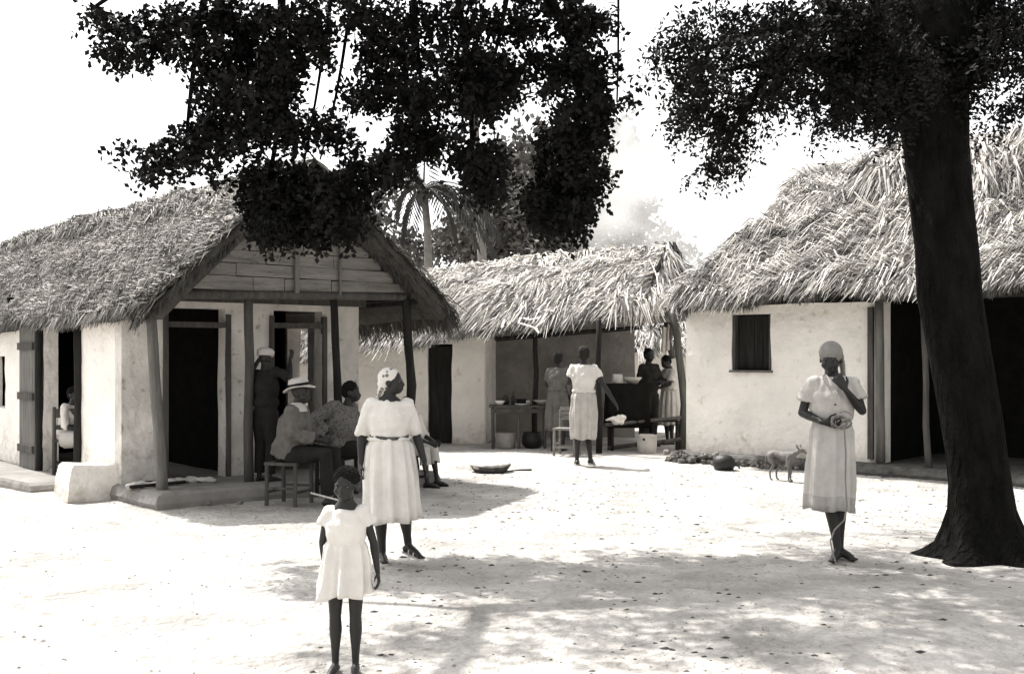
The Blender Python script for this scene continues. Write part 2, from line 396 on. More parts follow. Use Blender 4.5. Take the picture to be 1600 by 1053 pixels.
wall('wall', LS, .185, 9, .18, -.05, lambda s: 2.02-.01*s, [(1.30, 2.58, -.1, 1.9), (4.2, 5.0, .8, 1.5)], M['plaster'], hut, seed=2, lab='bright whitewashed side wall')
wall('wall', RS, .19, 9, .18, -.05, 2.02, [(.90, 1.44, -.1, 1.85)], M['plaster'], hut, seed=3)
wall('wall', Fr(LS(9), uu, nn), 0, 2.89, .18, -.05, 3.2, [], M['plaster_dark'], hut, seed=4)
# door heads
def lintel(fr, s0, s1, z, h=.07, d=.02, m='wood_grey'):
    c = fr((s0+s1)/2, d, z); return MB().box(c, s1-s0, .09, h, fr.a, fr.n, (0, 0, 1)).build('lintel', M[m], hut)
lintel(LF, .48, 1.18, 1.84, .06, -.03, 'wood'); lintel(LF, 1.73, 2.40, 1.85, .06, -.03, 'wood')
lintel(LF, -.05, 2.95, 2.14, .10, .03, 'wood')
for s in (.47, 1.19, 1.72, 2.41):
    mb = MB().box(LF(s, .004, 1.05), .05, .07, 1.82, LF.a, LF.n, (0, 0, 1)); mb.build('door_jamb', M['wood'], hut)
# leaning shutter door seen through the doorway, hinged on the far doorway
dl = thing_part = MB(); 
c = RS(1.15, .02, 1.0)
for i, (s, w_, h_) in enumerate(((.98, .07, 1.75), (1.12, .10, 1.7), (1.30, .06, 1.7))):
    MB().box(RS(s, .03+.02*i, 1.0), w_, .035, h_, RS.a, RS.n, (0, 0, 1)).build('door_board', M['wood_grey' if i != 1 else 'plank'], hut)
MB().box(RS(1.13, .12, 1.05), .36, .03, .10, RS.a, RS.n, (0, 0, 1)).build('door_rail', M['wood_grey'], hut)
# added inner walls keep the rooms dark, the shade put into their colour
wall('dark_inner_wall', Fr(LF(1.46, -.19), bb, -uu), 0, 8.4, .10, .1, 2.2, [], M['shade_cloth_black'], hut, step=.4, seed=6, amp=.01)
wall('dark_inner_wall', Fr(RS(0, -.20), bb, uu), 1.46, 8.6, .04, .1, 2.1, [], M['shade_cloth_black'], hut, step=.4, seed=7, amp=.004)
wall('dark_inner_wall', Fr(LF(0, -4.6), uu, nn), .15, 2.65, .06, .1, 2.3, [], M['shade_cloth_black'], hut, step=.4, seed=7, amp=.004)
# side entrance: posts and open shutter leaves
for s, r in ((1.26, .045), (2.62, .045)):
    post(hut, LS(s, .03, -.02), LS(s, .03, 1.92), r, r, 'wood_dark', wob=.01, seed=s)
sh = MB().box(LS(2.98, .06, .98), .62, .035, 1.75, LS.a, LS.n, (0, 0, 1)).build('shutter_door', M['wood_grey'], hut); sh['label'] = 'open plank door folded back on the side wall'
for z in (.35, 1.0, 1.62): MB().box(LS(2.98, .095, z), .60, .03, .09, LS.a, LS.n, (0, 0, 1)).build('door_batten', M['wood'], hut)
slab('platform', [tuple(LS(1.15, -.1).xy), tuple(LS(1.25, .55).xy), tuple(LS(4, .9).xy), tuple(LS(8.5, .9).xy), tuple(LS(8.5, -.1).xy)], -.05, .10, M['plaster_dark'], hut)
# whitewashed block against the corner
bk = MB()
R = []
for (w_, d_, z) in ((.46, .60, -.02), (.44, .56, .2), (.42, .5, .33), (.38, .44, .36)):
    R.append([LS(.32+a*w_, .22+b*d_*.5, z+(.02 if b > 0 else 0)) for a, b in ((-.5, -1), (-.1, -1), (.5, -1), (.5, 0), (.5, 1), (.1, 1), (-.5, 1), (-.5, 0))])
bk.rings(R); o = bk.build('step_block', M['plaster'], hut); o['label'] = 'whitewashed masonry block against the corner'
# porch posts
post(hut, LF(.16, .70, .06), LF(.03, .70, 2.03), .062, .05, 'wood_grey', wob=.03, seed=2, n=9)
post(hut, LF(1.14, .62, .10), LF(1.11, .66, 2.16), .055, .05, 'wood', wob=.012, seed=4)
post(hut, LF(2.24, .68, .10), LF(2.14, .68, 2.18), .052, .042, 'wood_dark', wob=.06, seed=8, n=9)
post(hut, LF(3.24, .70, .10), LF(3.10, .70, 2.2), .058, .05, 'wood_dark', wob=.05, seed=11, n=9)
beam(hut, LF(.06, .70, 2.12), LF(3.40, .70, 2.20), .05, 'wood', seed=5)
for t in (0.25, 1.45, 3.1): beam(hut, LF(t, .62, 2.17), LF(t, -.3, 2.17), .035, 'wood_dark', name='rafter', seed=t)
beam(hut, LF(3.2, .75, 2.14), RS(8.8, .28, 2.0), .04, 'wood_dark', name='wall_plate', seed=6)
# gable boards, each a plank
MID = 1.69; RZ = 3.50; EZ = 1.98
def gz(t): return EZ+(RZ-EZ)*(1-abs(t-MID)/1.83)
z = 2.19; row = 0; splits = [[1.15, 1.52, 2.1, 2.55], [.95, 1.62], [1.3, 2.12], [.9, 1.9, 2.3], [1.55], [1.2, 2.0], [1.6], [1.5], [1.7], [1.6]]
while z < 3.32:
    h = [.155, .135, .14, .12, .15, .12, .13, .13, .12, .12][row]
    half = (1-(z+h*.5-EZ+.02)/(RZ-EZ))*1.83
    a, b = MID-half+.06, MID+half-.06
    if b-a < .15: break
    cuts = [a]+[c for c in splits[row] if a+.1 < c < b-.1]+[b]
    for i in range(len(cuts)-1):
        s0, s1 = cuts[i]+.004, cuts[i+1]-.004; dd = .70+random.uniform(-.006, .012); tl = random.uniform(-.008, .008)
        mb = MB(); hh = h-.008
        A = LF(s0, dd, z+tl); B = LF(s1, dd, z-tl)
        n_ = LF.n*.024; up = V((0, 0, hh))
        # ends trimmed to the roof slope
        mb.add([A, B, B+up, A+up, A-n_, B-n_, B+up-n_, A+up-n_], [(0, 1, 2, 3), (5, 4, 7, 6), (0, 4, 5, 1), (3, 2, 6, 7), (1, 5, 6, 2), (0, 3, 7, 4)])
        o = mb.build('plank', M['plank'], hut)
    z += h; row += 1
for s in (1.65, 2.19):
    MB().box(LF(s, .735, 2.68), .05 if s < 2 else .02, .03, 1.0, LF.a, LF.n, (0, 0, 1)).build('batten', M['wood_grey'], hut)
# roof
LEN = 10.2; FR = 1.02
eL0 = LF(-.12, FR, 2.0); eL1 = eL0+bb*LEN-V((0, 0, .12)); eR0 = LF(3.52, FR, 2.05); eR1 = eR0+bb*LEN
rF = LF(MID, FR, 3.58); rB = rF+bb*LEN+V((0, 0, .05))
pl = Patch(eL1, eL0, rF, rB, .05, 1, .03); pr = Patch(eR0, eR1, rB, rF, .05, 3, .04)
v, f = core([pl, pr], .15)
roof = obj('roof', v, f, M['thatch_core'], hut)
parts = [strands(pl, 6200, 9, .21, .0105, .42, -.62, .020, g=(.18, 1.25)), strands(pl, 800, 8, .17, .016, .35, -.3, .02, tr=(-.01, .06), g=(.15, .6), hang=.35),
         strands(pr, 700, 9, .34, .02, .4, .2, .03, urange=(0, .35), g=(.3, .8)), strands(pr, 260, 10, .30, .02, .35, 0, .02, tr=(-.01, .06), g=(.2, .6), hang=.5, urange=(0, .3))]  # eave strands darker, the shade below put into their colour
# rake fringe (thatch ends hanging over the gable), coloured dark for the shade there
for (e, r_, sgn) in ((eL0, rF, -1), (eR0, rF, 1)):
    A, B = V(e), V(r_); q = Patch(A+nn*.02, A-nn*.35, B-nn*.35, B+nn*.02, .03, 5) if sgn > 0 else Patch(A-nn*.35, A+nn*.02, B+nn*.02, B-nn*.35, .03, 5)
    parts.append(strands(q, 420, 10, .20, .015, .45, .75*(sgn if sgn < 0 else 1), .015, g=(.12, .55 if sgn < 0 else .4), hang=.08))
    q2 = Patch(A-V((0, 0, .12)), A-V((0, 0, .12))-nn*.3, B-V((0, 0, .12))-nn*.3, B-V((0, 0, .12)), .02, 5)
    parts.append(strands(q2, 260, 8, .16, .014, .4, 0, .01, g=(.10, .35), hang=.3))
# ridge cap
q = Patch(rB-uu*.35-V((0, 0, .2)), rF-uu*.35-V((0, 0, .28)), rF+V((0, 0, .04)), rB+V((0, 0, .04)), .04, 7)
parts.append(strands(q, 600, 10, .22, .018, .7, -.2, .03, g=(.3, 1.1)))
v, f, c = join(parts)
tag(obj('thatch', v, f, M['thatch_old'], roof, col=c), kind='stuff')

# ================================================================ MIDDLE HUT (long, porch at its right end)
MF = Fr((-3.6, 19.4), (1, -.10), (-.10, -1)); MF.n = V((-.0995, -.995, 0))
def mt(px, d=0):
    """position along the middle hut's front that appears at px"""
    k = (px-800)/F; o = MF(0, d); a = MF.a
    return (k*o.y-o.x)/(a.x-k*a.y)
mid = thing('thatched_hut', 'long low white hut with ragged bright palm thatch and open porch, across the yard', 'hut', tuple(MF(3, 0, 0)))
ta = mt(520); t0 = mt(668); t1 = mt(706); t2 = mt(757); tg = mt(992, -1.5); te = mt(1064)
mt_top = lambda s: 1.62+.36*max(0, (s-t1))/(te-t1)
wall('wall', MF, ta-2, t2, .2, -.05, lambda s: 1.93, [(t0, t1, -.1, 1.70)], M['plaster'], mid, seed=11, lab='whitewashed front wall with a dark doorway')
wall('wall', Fr(MF(t2, -.0), -MF.n, MF.a), .205, 1.7, .2, -.05, 1.95, [], M['plaster2'], mid, seed=12)
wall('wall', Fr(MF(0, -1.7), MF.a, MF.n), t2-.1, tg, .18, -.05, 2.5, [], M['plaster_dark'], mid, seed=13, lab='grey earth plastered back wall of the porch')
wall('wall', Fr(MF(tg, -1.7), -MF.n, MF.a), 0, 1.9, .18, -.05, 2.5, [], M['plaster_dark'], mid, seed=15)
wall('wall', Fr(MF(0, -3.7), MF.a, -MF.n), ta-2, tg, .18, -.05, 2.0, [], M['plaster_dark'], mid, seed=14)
wall('dark_inner_wall', Fr(MF(t0-.9, -.25), -MF.n, MF.a), 0, 3.3, .1, -.05, 2.0, [], M['wood_dark'], mid, step=.4, seed=16)
MB().box(MF((t0+t1)/2, -.12, .83), t1-t0-.02, .04, 1.66, MF.a, MF.n, (0, 0, 1)).build('door', M['wood_dark'], mid)
for px, b_, top, k, mm, r in ((836, 699, 520, 1, 'wood_dark', .05), (936, 708, 500, 2, 'wood_dark', .05), (1065, 702, 490, 3, 'wood', .07)):
    Y = CAMH*F/(b_-556)
    a = P(px, b_, Y); tp = P(px-(0 if k < 3 else 14), top, Y-.05)
    post(mid, a, tp, r, r*.8, mm, wob=.02 if k < 3 else .05, seed=k*3+1, bulge=None if k < 3 else (.10, 0, 0))
MB().tube(*crooked(P(1052, 560, 18.6), P(1040, 480, 18.6), .05, .04, .05, seed=4), 8).build('brace', M['wood'], mid, smooth=True)
beam(mid, P(955, 502, 18.0), P(1090, 497, 18.2), .055, 'wood_grey', seed=12)
beam(mid, P(775, 530, 18.5), P(1000, 512, 18.3), .04, 'wood_dark', seed=13)
for px in (775, 800, 860, 900, 960, 1000, 1040):
    beam(mid, P(px, 530-(px-775)*.08, 18.2), P(px+10, 455, 20.2), .03, 'wood_dark', name='rafter', seed=px)
# roof
E0 = P(470, 548, 18.9); E1 = P(1012, 468, 17.9); R1 = P(1042, 388, 19.6); R0 = P(440, 452, 21.2)
mp_ = Patch(E0, E1, R1, R0, .10, 2, .16)
B0 = E0+V((.5, 4.6, 0)); B1 = E1+V((.6, 4.2, .1))
mb_ = Patch(B1, B0, R0, R1, .06, 4, .05)
H1 = Patch(E1, E1+V((.75, 2.0, .05)), R1+V((.05, .05, 0)), R1, .05, 6)
v, f = core([mp_, mb_], .14); roof = obj('roof', v, f, M['thatch_core'], mid)
parts = [strands(mp_, 2600, 11, .58, .019, .20, -.98, .04, g=(.4, 1.35), tr=(.05, 1)), strands(mp_, 700, 9, .34, .022, .3, -.75, .03, tr=(.0, .14), g=(.2, .9), hang=.12),
         strands(mp_, 420, 9, .20, .018, .3, -.1, .01, tr=(-.02, .03), g=(.12, .4), hang=.6),  # underside of the eave, strands coloured dark for its shade
         strands(mb_, 300, 8, .5, .03, .3, 0, .05, tr=(.5, 1), g=(.5, 1)),
         strands(Patch(E1-V((.5, 0, 0)), E1+V((.06, 0, 0)), R1+V((.1, 0, .0)), R1-V((.6, 0, -.03)), .05, 2), 110, 11, .50, .028, .4, .25, .07, g=(.5, 1.35), hang=.3),
         strands(Patch(R0-V((0, .4, .15)), R1-V((0, .4, .15)), R1+V((0, .1, .1)), R0+V((0, .1, .1)), .06, 2), 330, 10, .36, .026, .6, -.6, .05, g=(.6, 1.3)),
         strands(Patch(R1+V((-.1, -.5, -.45)), R1+V((.35, .6, -.45)), R1+V((.2, .2, .12)), R1+V((-.2, 0, .12)), .06, 2), 60, 12, .36, .02, .6, 0, .05, g=(.1, .5), hang=.3)]  # dark strands paint the shade under the roof's right end
v, f, c = join(parts); tag(obj('thatch', v, f, M['thatch'], roof, col=c), kind='stuff')
# low outer part of the same roof, just above the left stretch of wall
# loose palm strips lying on the roof
def ribbon(parent, pts, w, m, name='palm_strip'):
    pts = [V(p) for p in pts]; v = []; f = []
    for i, p in enumerate(pts):
        t = (pts[min(i+1, len(pts)-1)]-pts[max(0, i-1)]).normalized(); s = t.cross(V((0, -.7, .7))).normalized()*w*.5; d = V((0, .01, -.01))
        v += [p-s, p+s, p+s+d, p-s+d]
    for i in range(len(pts)-1):
        b = i*4
        for j in range(4): f.append((b+j, b+(j+1) % 4, b+4+(j+1) % 4, b+4+j))
    return obj(name, v, f, m, parent)
def on_mid(px, py, lift=.12):
    # ray from the camera to the front slope
    d = P(px, py, 1.0)-V((0, 0, CAMH)); n = V(mp_.n); p0 = V(mp_.c[0]); k = n.dot(p0+n*lift-V((0, 0, CAMH)))/n.dot(d)
    return V((0, 0, CAMH))+d*k
for pts in ([(813, 475), (816, 492), (810, 504), (824, 508), (836, 512), (846, 502), (853, 490)], [(836, 512), (842, 520), (838, 512)], [(818, 497), (828, 499), (842, 496)], [(792, 480), (788, 500), (784, 512)], [(843, 488), (850, 484), (866, 486)],
            [(1000, 410), (1004, 440), (998, 470)], [(985, 412), (978, 450), (982, 485)], [(1015, 405), (1026, 430), (1030, 460)], [(905, 405), (890, 430), (868, 470)], [(760, 420), (735, 450), (718, 480)]):
    ribbon(mid, [on_mid(*p) for p in pts], .034 if pts[0][0] < 860 else .02, M['straw'])

# ================================================================ RIGHT HUT
RO = V((2.52, 16.2, 0)); ra = V((.763, -.647, 0)).normalized(); rb = V((.647, .763, 0)).normalized()
RFm = Fr(RO, ra, -rb)
def rt(px, d=0):
    k = (px-800)/F; o = RFm(0, d); return (k*o.y-o.x)/(ra.x-k*ra.y)
rh = thing('thatched_hut', 'white plastered hut with shaggy hipped palm thatch and one small shuttered window, on the right', 'hut', tuple(RFm(1.5)))
w0, w1 = rt(1144), rt(1205); we = rt(1381); wf = 8.5
zt = lambda s: 2.20
wall('wall', RFm, 0, we, .22, .02, zt, [(w0, w1, 1.29, 2.08)], M['plaster'], rh, seed=21, lab='bright whitewashed front wall', amp=.03)
wall('wall', Fr(RFm(0, -.01), rb, -ra), 0.2, 4, .2, .02, 2.2, [], M['plaster'], rh, seed=22)
wall('wall', Fr(RFm(we, -.23), rb, ra), 0, 1.7, .16, .02, 2.2, [], M['shade_cloth_black'], rh, seed=23, step=.3)  # porch side wall coloured near black for the shade inside
wall('wall', Fr(RFm(0, -1.9), ra, -rb), we-.1, wf, .16, .02, 2.3, [], M['shade_cloth_black'], rh, seed=24, step=.3, lab='back wall of the porch, its deep shade put into the colour')
wall('wall', Fr(RFm(0, -4.1), ra, rb), 0, wf, .2, .02, 2.2, [], M['plaster'], rh, seed=25, step=.3)
wall('wall', Fr(RFm(wf, .0), rb, ra), 0, 4, .2, .02, 2.2, [], M['plaster'], rh, seed=26, step=.3)
# window: frame, shutter planks, sill
win = MB().box(RFm((w0+w1)/2, -.13, 1.685), w1-w0-.004, .02, .79, ra, -rb, (0, 0, 1)).build('window', M['wood_dark'], rh)
wd = (w1-w0-.08)/4
for i in range(4):
    MB().box(RFm(w0+.04+wd*(i+.5), -.10+.004*(i % 2), 1.69), wd-.008, .02, .72, ra, -rb, (0, 0, 1)).build('plank', M['wood_dark'], win)
for s in (w0+.02, w1-.02): MB().box(RFm(s, -.06, 1.69), .04, .10, .78, ra, -rb, (0, 0, 1)).build('window_frame', M['wood'], win)
MB().box(RFm((w0+w1)/2, -.03, 1.285), w1-w0+.05, .16, .03, ra, -rb, (0, 0, 1)).build('sill', M['wood_grey'], win)
# dark corner post and plastered jamb at the porch
MB().box(RFm(we-.16, .03, 1.15), .07, .05, 1.95, ra, -rb, (0, 0, 1)).build('corner_board', M['wood'], rh)
MB().tube(*crooked(RFm(we-.03, .03, .14), RFm(we-.05, .03, 2.2), .06, .055, .02, seed=31), 9).build('corner_post', M['wood_grey'], rh, smooth=True)
Yp = 13.9
post(rh, RFm(rt(1451, .25), .25, .12), RFm(rt(1442, .25), .25, 2.2), .04, .035, 'wood', wob=.03, seed=33, n=9)
post(rh, RFm(5.9, .25, .12), RFm(5.9, .25, 2.3), .055, .05, 'wood', wob=.03, seed=34); post(rh, RFm(7.9, .25, .12), RFm(7.9, .25, 2.3), .055, .05, 'wood', wob=.03, seed=35)
beam(rh, RFm(we-.1, .25, 2.22), RFm(8.4, .25, 2.26), .05, 'wood_dark')
slab('platform', [tuple(RFm(-.08, .22).xy), tuple(RFm(wf, .55).xy), tuple(RFm(wf, -4.0).xy), tuple(RFm(-.05, -4.0).xy)], -.05, .13, M['rock_dark'], rh, 'crumbling stone and earth footing', amp=.06, step=.12)
# roof
eo = .40
e0 = RFm(.06, eo, 2.34); e1 = RFm(9, eo, 2.45); r0 = RFm(1.30, -1.75, 3.93); r1 = RFm(9, -1.75, 3.95)
k0 = RFm(.02, -4.3, 2.3); k1 = RFm(9, -4.3, 2.2)
p1_ = Patch(e0, e1, r1, r0, .13, 1.5, .10); p2_ = Patch(k0, e0, r0, r0, .07, 2.5, .06); p3_ = Patch(k1, k0, r0, r1, .08, 3.5, .06)
hump = lambda a_, b_, za, zb: [Patch(RFm(a_, -1.25, 3.5), RFm(b_, -1.25, 3.5), RFm(b_-.05, -1.75, zb), RFm(a_+.25, -1.75, za), .05, 2), Patch(RFm(b_, -2.35, 3.5), RFm(a_, -2.35, 3.5), RFm(a_+.25, -1.75, za), RFm(b_-.05, -1.75, zb), .05, 2)]
v, f = core([p1_, p2_, p3_]+hump(.95, 2.12, 4.22, 4.14)+hump(2.36, 7.5, 4.40, 4.5), .12); roof = obj('roof', v, f, M['thatch_core'], rh)
ridge = lambda s0, s1, dz=0: Patch(RFm(s0, -1.2, 3.85+dz), RFm(s1, -1.2, 3.9+dz), RFm(s1, -1.78, 4.5+dz), RFm(s0, -1.78, 4.4+dz), .12, 2)
parts = [strands(p1_, 4200, 11, .46, .0165, .42, -.80, .075, g=(.12, 1.35), urange=(0, .72), tr=(.06, 1)), strands(p1_, 700, 9, .26, .02, .35, -.5, .04, tr=(-.0, .10), g=(.25, 1.1), hang=.15, urange=(0, .72)),
         strands(p1_, 620, 10, .17, .016, .3, 0, .01, tr=(-.03, .0), g=(.08, .3), hang=.8, urange=(0, .8)),  # fringe under the eave, shade painted in by darker strands
         strands(p2_, 1100, 10, .30, .016, .35, .2, .05, g=(.3, 1.15)), strands(p2_, 150, 10, .28, .022, .3, 0, .01, tr=(-.02, .03), g=(.2, .7), hang=.7), strands(p3_, 300, 8, .5, .03, .4, 0, .06, tr=(.5, 1), g=(.4, 1)),
         strands(ridge(.95, 2.05, -.16), 520, 12, .42, .02, .9, -.9, .06, g=(.25, 1.15)),
         strands(ridge(2.40, 6.5, .10), 620, 12, .6, .026, .5, -.35, .08, g=(.3, 1.1))]
v, f, c = join(parts); tag(obj('thatch', v, f, M['thatch'], roof, col=c), kind='stuff')
# heavier ridge bundles
def frond_strip(parent, a, b, w, g='palm_leaf', sag=.15, name='dry_frond', m=None):
    a = V(a); b = V(b); mb = MB(); t = (b-a).normalized(); s = t.cross(V((0, -1, .2))).normalized(); pts = [a.lerp(b, k/6)+V((0, -sag*math.sin(math.pi*k/6)*.5, sag*math.sin(math.pi*k/6))) for k in range(7)]
    R = [[p-s*w*x, p+V((0, -.015, .02))*x, p+s*w*x, p+V((0, .015, -.02))*x] for p, x in zip(pts, (.5, 1, 1, .9, .7, .5, .15))]
    mb.rings(R); return mb.build(name, m or M['thatch_core'], parent)
for k in range(16):
    s = 2.05+random.uniform(-.12, .1); frond_strip(rh, RFm(s, -1.75, 4.25), RFm(s+random.uniform(-.1, .35), -.95+random.uniform(-.2, .1), 3.75+random.uniform(-.2, .2)), random.uniform(.02, .05), m=random.choice([M['straw'], M['wood'], M['wood'], M['wood_grey']]))
for k in range(14):
    s = 2.9+random.uniform(-.3, .9); frond_strip(rh, RFm(s, -1.75, 4.42), RFm(s-random.uniform(.1, .6), -.95, 3.9+random.uniform(-.3, .2)), random.uniform(.03, .06), m=random.choice([M['straw'], M['wood'], M['wood_grey']]))
beam(rh, RFm(1.9, -.85, 3.58), RFm(2.9, -.9, 3.72), .02, 'wood_dark', name='roof_pole', seed=41)
# footing stones
def rock(name, c, r, m, parent=None, seed=0, fl=.75):
    mb = MB().ell(c, r, r*.9, r*fl, n=10, m=7); 
    mb.v = [p+(p-V(c))*(.75*noise.noise((p-V(c))/r*1.5+V((seed, 0, 0)))) for p in mb.v]
    return mb.build(name, m, parent)
for i in range(110):
    s = random.uniform(-.15, 4.6) if i > 40 else random.uniform(-.2, 1.3); r = random.uniform(.018, .062)
    rock('stone', RFm(s, .27+random.uniform(-.10, .14), random.uniform(0, .12)*(1 if i % 2 else .2)+.005), r, random.choice([M['stone'], M['rock_dark'], M['rock_dark']]), rh, seed=i)

# ================================================================ TREES
def leaves(cl, size, per=7, tw=.09, aspect=.55, droop=.3, g=(.5, 1.5), spray=None):
    """cl: rows of (x, y, z, rx, ry, rz, number of twigs); each twig carries two rows of leaflets"""
    VS = []; GS = []; spray = spray or size*3.2
    for (x, y, z, rx, ry, rz, n) in cl:
        n = int(n)
        if n < 1: continue
        d = rng.normal(0, 1, (n, 3)); d /= np.linalg.norm(d, axis=1)[:, None]
        r = rng.uniform(0, 1, n)**.42
        lump = 1+.24*np.sin(d[:, 0]*4+x*3)+.2*np.sin(d[:, 2]*5+d[:, 1]*3+z*5)
        c = np.array([[x, y, z]])+d*(r*lump)[:, None]*np.array([[rx, ry, rz]])*.92
        T = d*.7+rng.normal(0, .6, (n, 3)); T[:, 2] -= droop; T /= np.linalg.norm(T, axis=1)[:, None]
        Sd = np.cross(T, rng.normal(0, 1, (n, 3))); Sd /= np.linalg.norm(Sd, axis=1)[:, None]
        sl = spray*rng.uniform(.6, 1.4, n)
        c, T, Sd, sl = (np.repeat(q, per, 0) for q in (c, T, Sd, sl)); N = len(c)
        k = np.tile(np.arange(per), n); sg = np.where(k % 2 == 0, 1., -1.); t = (k//2+rng.uniform(-.2, .2, N))/(per/2)
        s = size*rng.uniform(.65, 1.2, N)[:, None]
        c = c+T*(t*sl)[:, None]-np.array([[0, 0, 1.]])*(t*t*sl*.25)[:, None]
        a = Sd*sg[:, None]+T*.55+rng.normal(0, .28, (N, 3)); a /= np.linalg.norm(a, axis=1)[:, None]
        c = c+a*s*.5+rng.normal(0, tw*.25, (N, 3))
        b = np.cross(a, rng.normal(0, 1, (N, 3))*.6+np.cross(Sd, T)); b = np.cross(a, np.cross(b, a)+rng.normal(0, .5, (N, 3))); b /= np.linalg.norm(b, axis=1)[:, None]
        v = np.stack([c-a*s*.5, c+b*s*aspect*.5+a*s*.05, c+a*s*.5, c-b*s*aspect*.5+a*s*.05], 1)
        VS.append(v.reshape(-1, 3)); gg = rng.uniform(g[0], g[1], n); GS.append(np.repeat(np.clip(np.repeat(gg, per)*rng.uniform(.8, 1.2, N), .1, 2), 4))
    v = np.concatenate(VS); f = np.arange(len(v)).reshape(-1, 4)
    return v, f, np.concatenate(GS)
def pxc(px, py, rx, ry, Y, dens=1., dy=.32, tau=190):
    p = P(px, py, Y); k = Y/F
    rx = max(rx-8, rx*.5); ry = max(ry-8, ry*.5); A = math.pi*(rx+5)*(ry+5)*k*k
    return (p.x, p.y, p.z, rx*k, dy, ry*k, dens*tau*A*3.4+2)

# --- big tree at the right
big = thing('shade_tree', 'large dark leaning shade tree with flared foot in the yard by the right hut', 'tree', (3.42, 8.3, 0))
tr = MB(); R = []
for (z, xl, xr, yy) in ((-.04, 3.00, 4.06, 8.30), (.03, 3.12, 3.93, 8.30), (.10, 3.19, 3.85, 8.30), (.22, 3.22, 3.79, 8.31), (.36, 3.255, 3.74, 8.32), (.55, 3.265, 3.72, 8.34), (.8, 3.245, 3.69, 8.36), (1.1, 3.20, 3.65, 8.38), (1.5, 3.14, 3.60, 8.42),
                        (1.95, 3.07, 3.54, 8.46), (2.3, 3.07, 3.53, 8.5), (2.7, 3.04, 3.51, 8.55), (3.1, 3.01, 3.50, 8.6), (3.5, 2.95, 3.52, 8.66), (3.95, 2.84, 3.62, 8.7), (4.4, 2.8, 3.4, 8.75)):
    r = []
    for j in range(48):
        a = 2*math.pi*j/48; c = V(((xl+xr)/2, yy, z)); rad = (xr-xl)/2
        fl = max(0, 1-z/.6); w = 1+.05*noise.noise(V((math.cos(a)*1.6, math.sin(a)*1.6, z*1.1)))+.05*noise.noise(V((math.cos(a)*5, math.sin(a)*5, z*2.2)))+fl*.16*math.sin(a*5+1)*(.4+fl)
        r.append(c+V((math.cos(a)*rad*w, math.sin(a)*rad*w*(.85+.1*fl), 0)))
    R.append(r)
tr.rings(R); tr.build('trunk', M['bark'], big, smooth=True)
def branch(par, pts, r0, r1, m='bark'):
    pts = [V(p) for p in pts]; n = len(pts); mb = MB(); mb.tube(pts, [r0+(r1-r0)*(i/(n-1))**.8 for i in range(n)], 8); return mb.build('branch', M[m], par, smooth=True)
def bez(a, b, c, n=7): a, b, c = V(a), V(b), V(c); return [a*(1-t)**2+b*2*t*(1-t)+c*t*t for t in [i/(n-1) for i in range(n)]]
Yt = 8.6
branch(big, bez(P(1450, 150, 8.7), P(1350, 60, 8.6), P(1130, 110, 8.3)), .15, .015)
branch(big, bez(P(1430, 90, 8.7), P(1300, 0, 9.2), P(1105, 75, 8.9)), .13, .012)
branch(big, bez(P(1490, 120, 8.7), P(1540, -40, 8.6), P(1610, -260, 8.2)), .2, .06)
branch(big, bez(P(1450, 60, 8.7), P(1440, -200, 9.5), P(1250, -500, 11)), .2, .05)
branch(big, bez(P(1230, 70, 8.4), P(1180, 140, 8.2), P(1128, 240, 8.1)), .05, .012)
branch(big, bez(P(1320, 40, 8.8), P(1200, -140, 9.6), P(1050, -190, 10.5)), .1, .02)
branch(big, bez(P(1480, 20, 8.7), P(1300, -300, 10.5), P(1000, -420, 12)), .12, .03)
cl = []
for (a, b, c, d, e) in ((1035, 78, 32, 22, .8), (1100, 82, 52, 26, 1.2), (1165, 70, 55, 22, 1.1), (1095, 128, 52, 30, 1.3), (1100, 170, 48, 26, 1.3), (1075, 185, 25, 15, 1.1), (1140, 212, 40, 32, .55), (1150, 190, 45, 30, .6), (1120, 255, 30, 22, .9), (1150, 240, 26, 24, .5), (1100, 262, 18, 14, .6),
                        (1205, 135, 40, 32, 1.2), (1170, 150, 40, 30, .7), (1230, 92, 52, 34, 1.3), (1262, 60, 50, 30, 1.2), (1285, 150, 26, 30, 1.2), (1265, 135, 25, 25, .9), (1340, 90, 60, 50, 1.4), (1340, 150, 48, 26, 1.2), (1400, 100, 60, 60, 1.4), (1395, 165, 40, 24, 1.1), (1300, 185, 26, 14, .7), (1375, 190, 30, 14, .7), (1325, 175, 30, 14, .8), (1410, 190, 22, 15, .9),
                        (1460, 90, 55, 50, 1.2), (1500, 100, 35, 50, 1.), (1505, 165, 20, 22, .9), (1560, 70, 50, 60, .9), (1590, 150, 30, 40, .6), (1545, 215, 14, 22, .35),
                        (1065, 45, 45, 20, .8), (1150, 30, 60, 26, 1.), (1240, 20, 60, 28, 1.1), (1330, 20, 60, 35, 1.2), (1420, 20, 60, 40, 1.2), (1510, 20, 50, 40, 1.1), (1590, 10, 40, 50, .9)):
    cl.append(pxc(a, b, c, d, 8.4+random.uniform(-.3, .5), e*(1.7 if a > 1290 else 1.1)))
for i in range(46):   # unseen crown above the frame, clumps placed to dapple the yard with shade
    x = random.uniform(-1.4, 7.5); y = random.uniform(7.2, 12.5); z = 5.0+.28*max(0, y-9)+random.uniform(0, 1.6)
    cl.append((x, y, z, random.uniform(.35, .8), random.uniform(.35, .8), .35, 90))
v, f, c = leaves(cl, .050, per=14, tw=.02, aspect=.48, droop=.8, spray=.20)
obj('crown', v, f, M['leaf'], big, col=c)

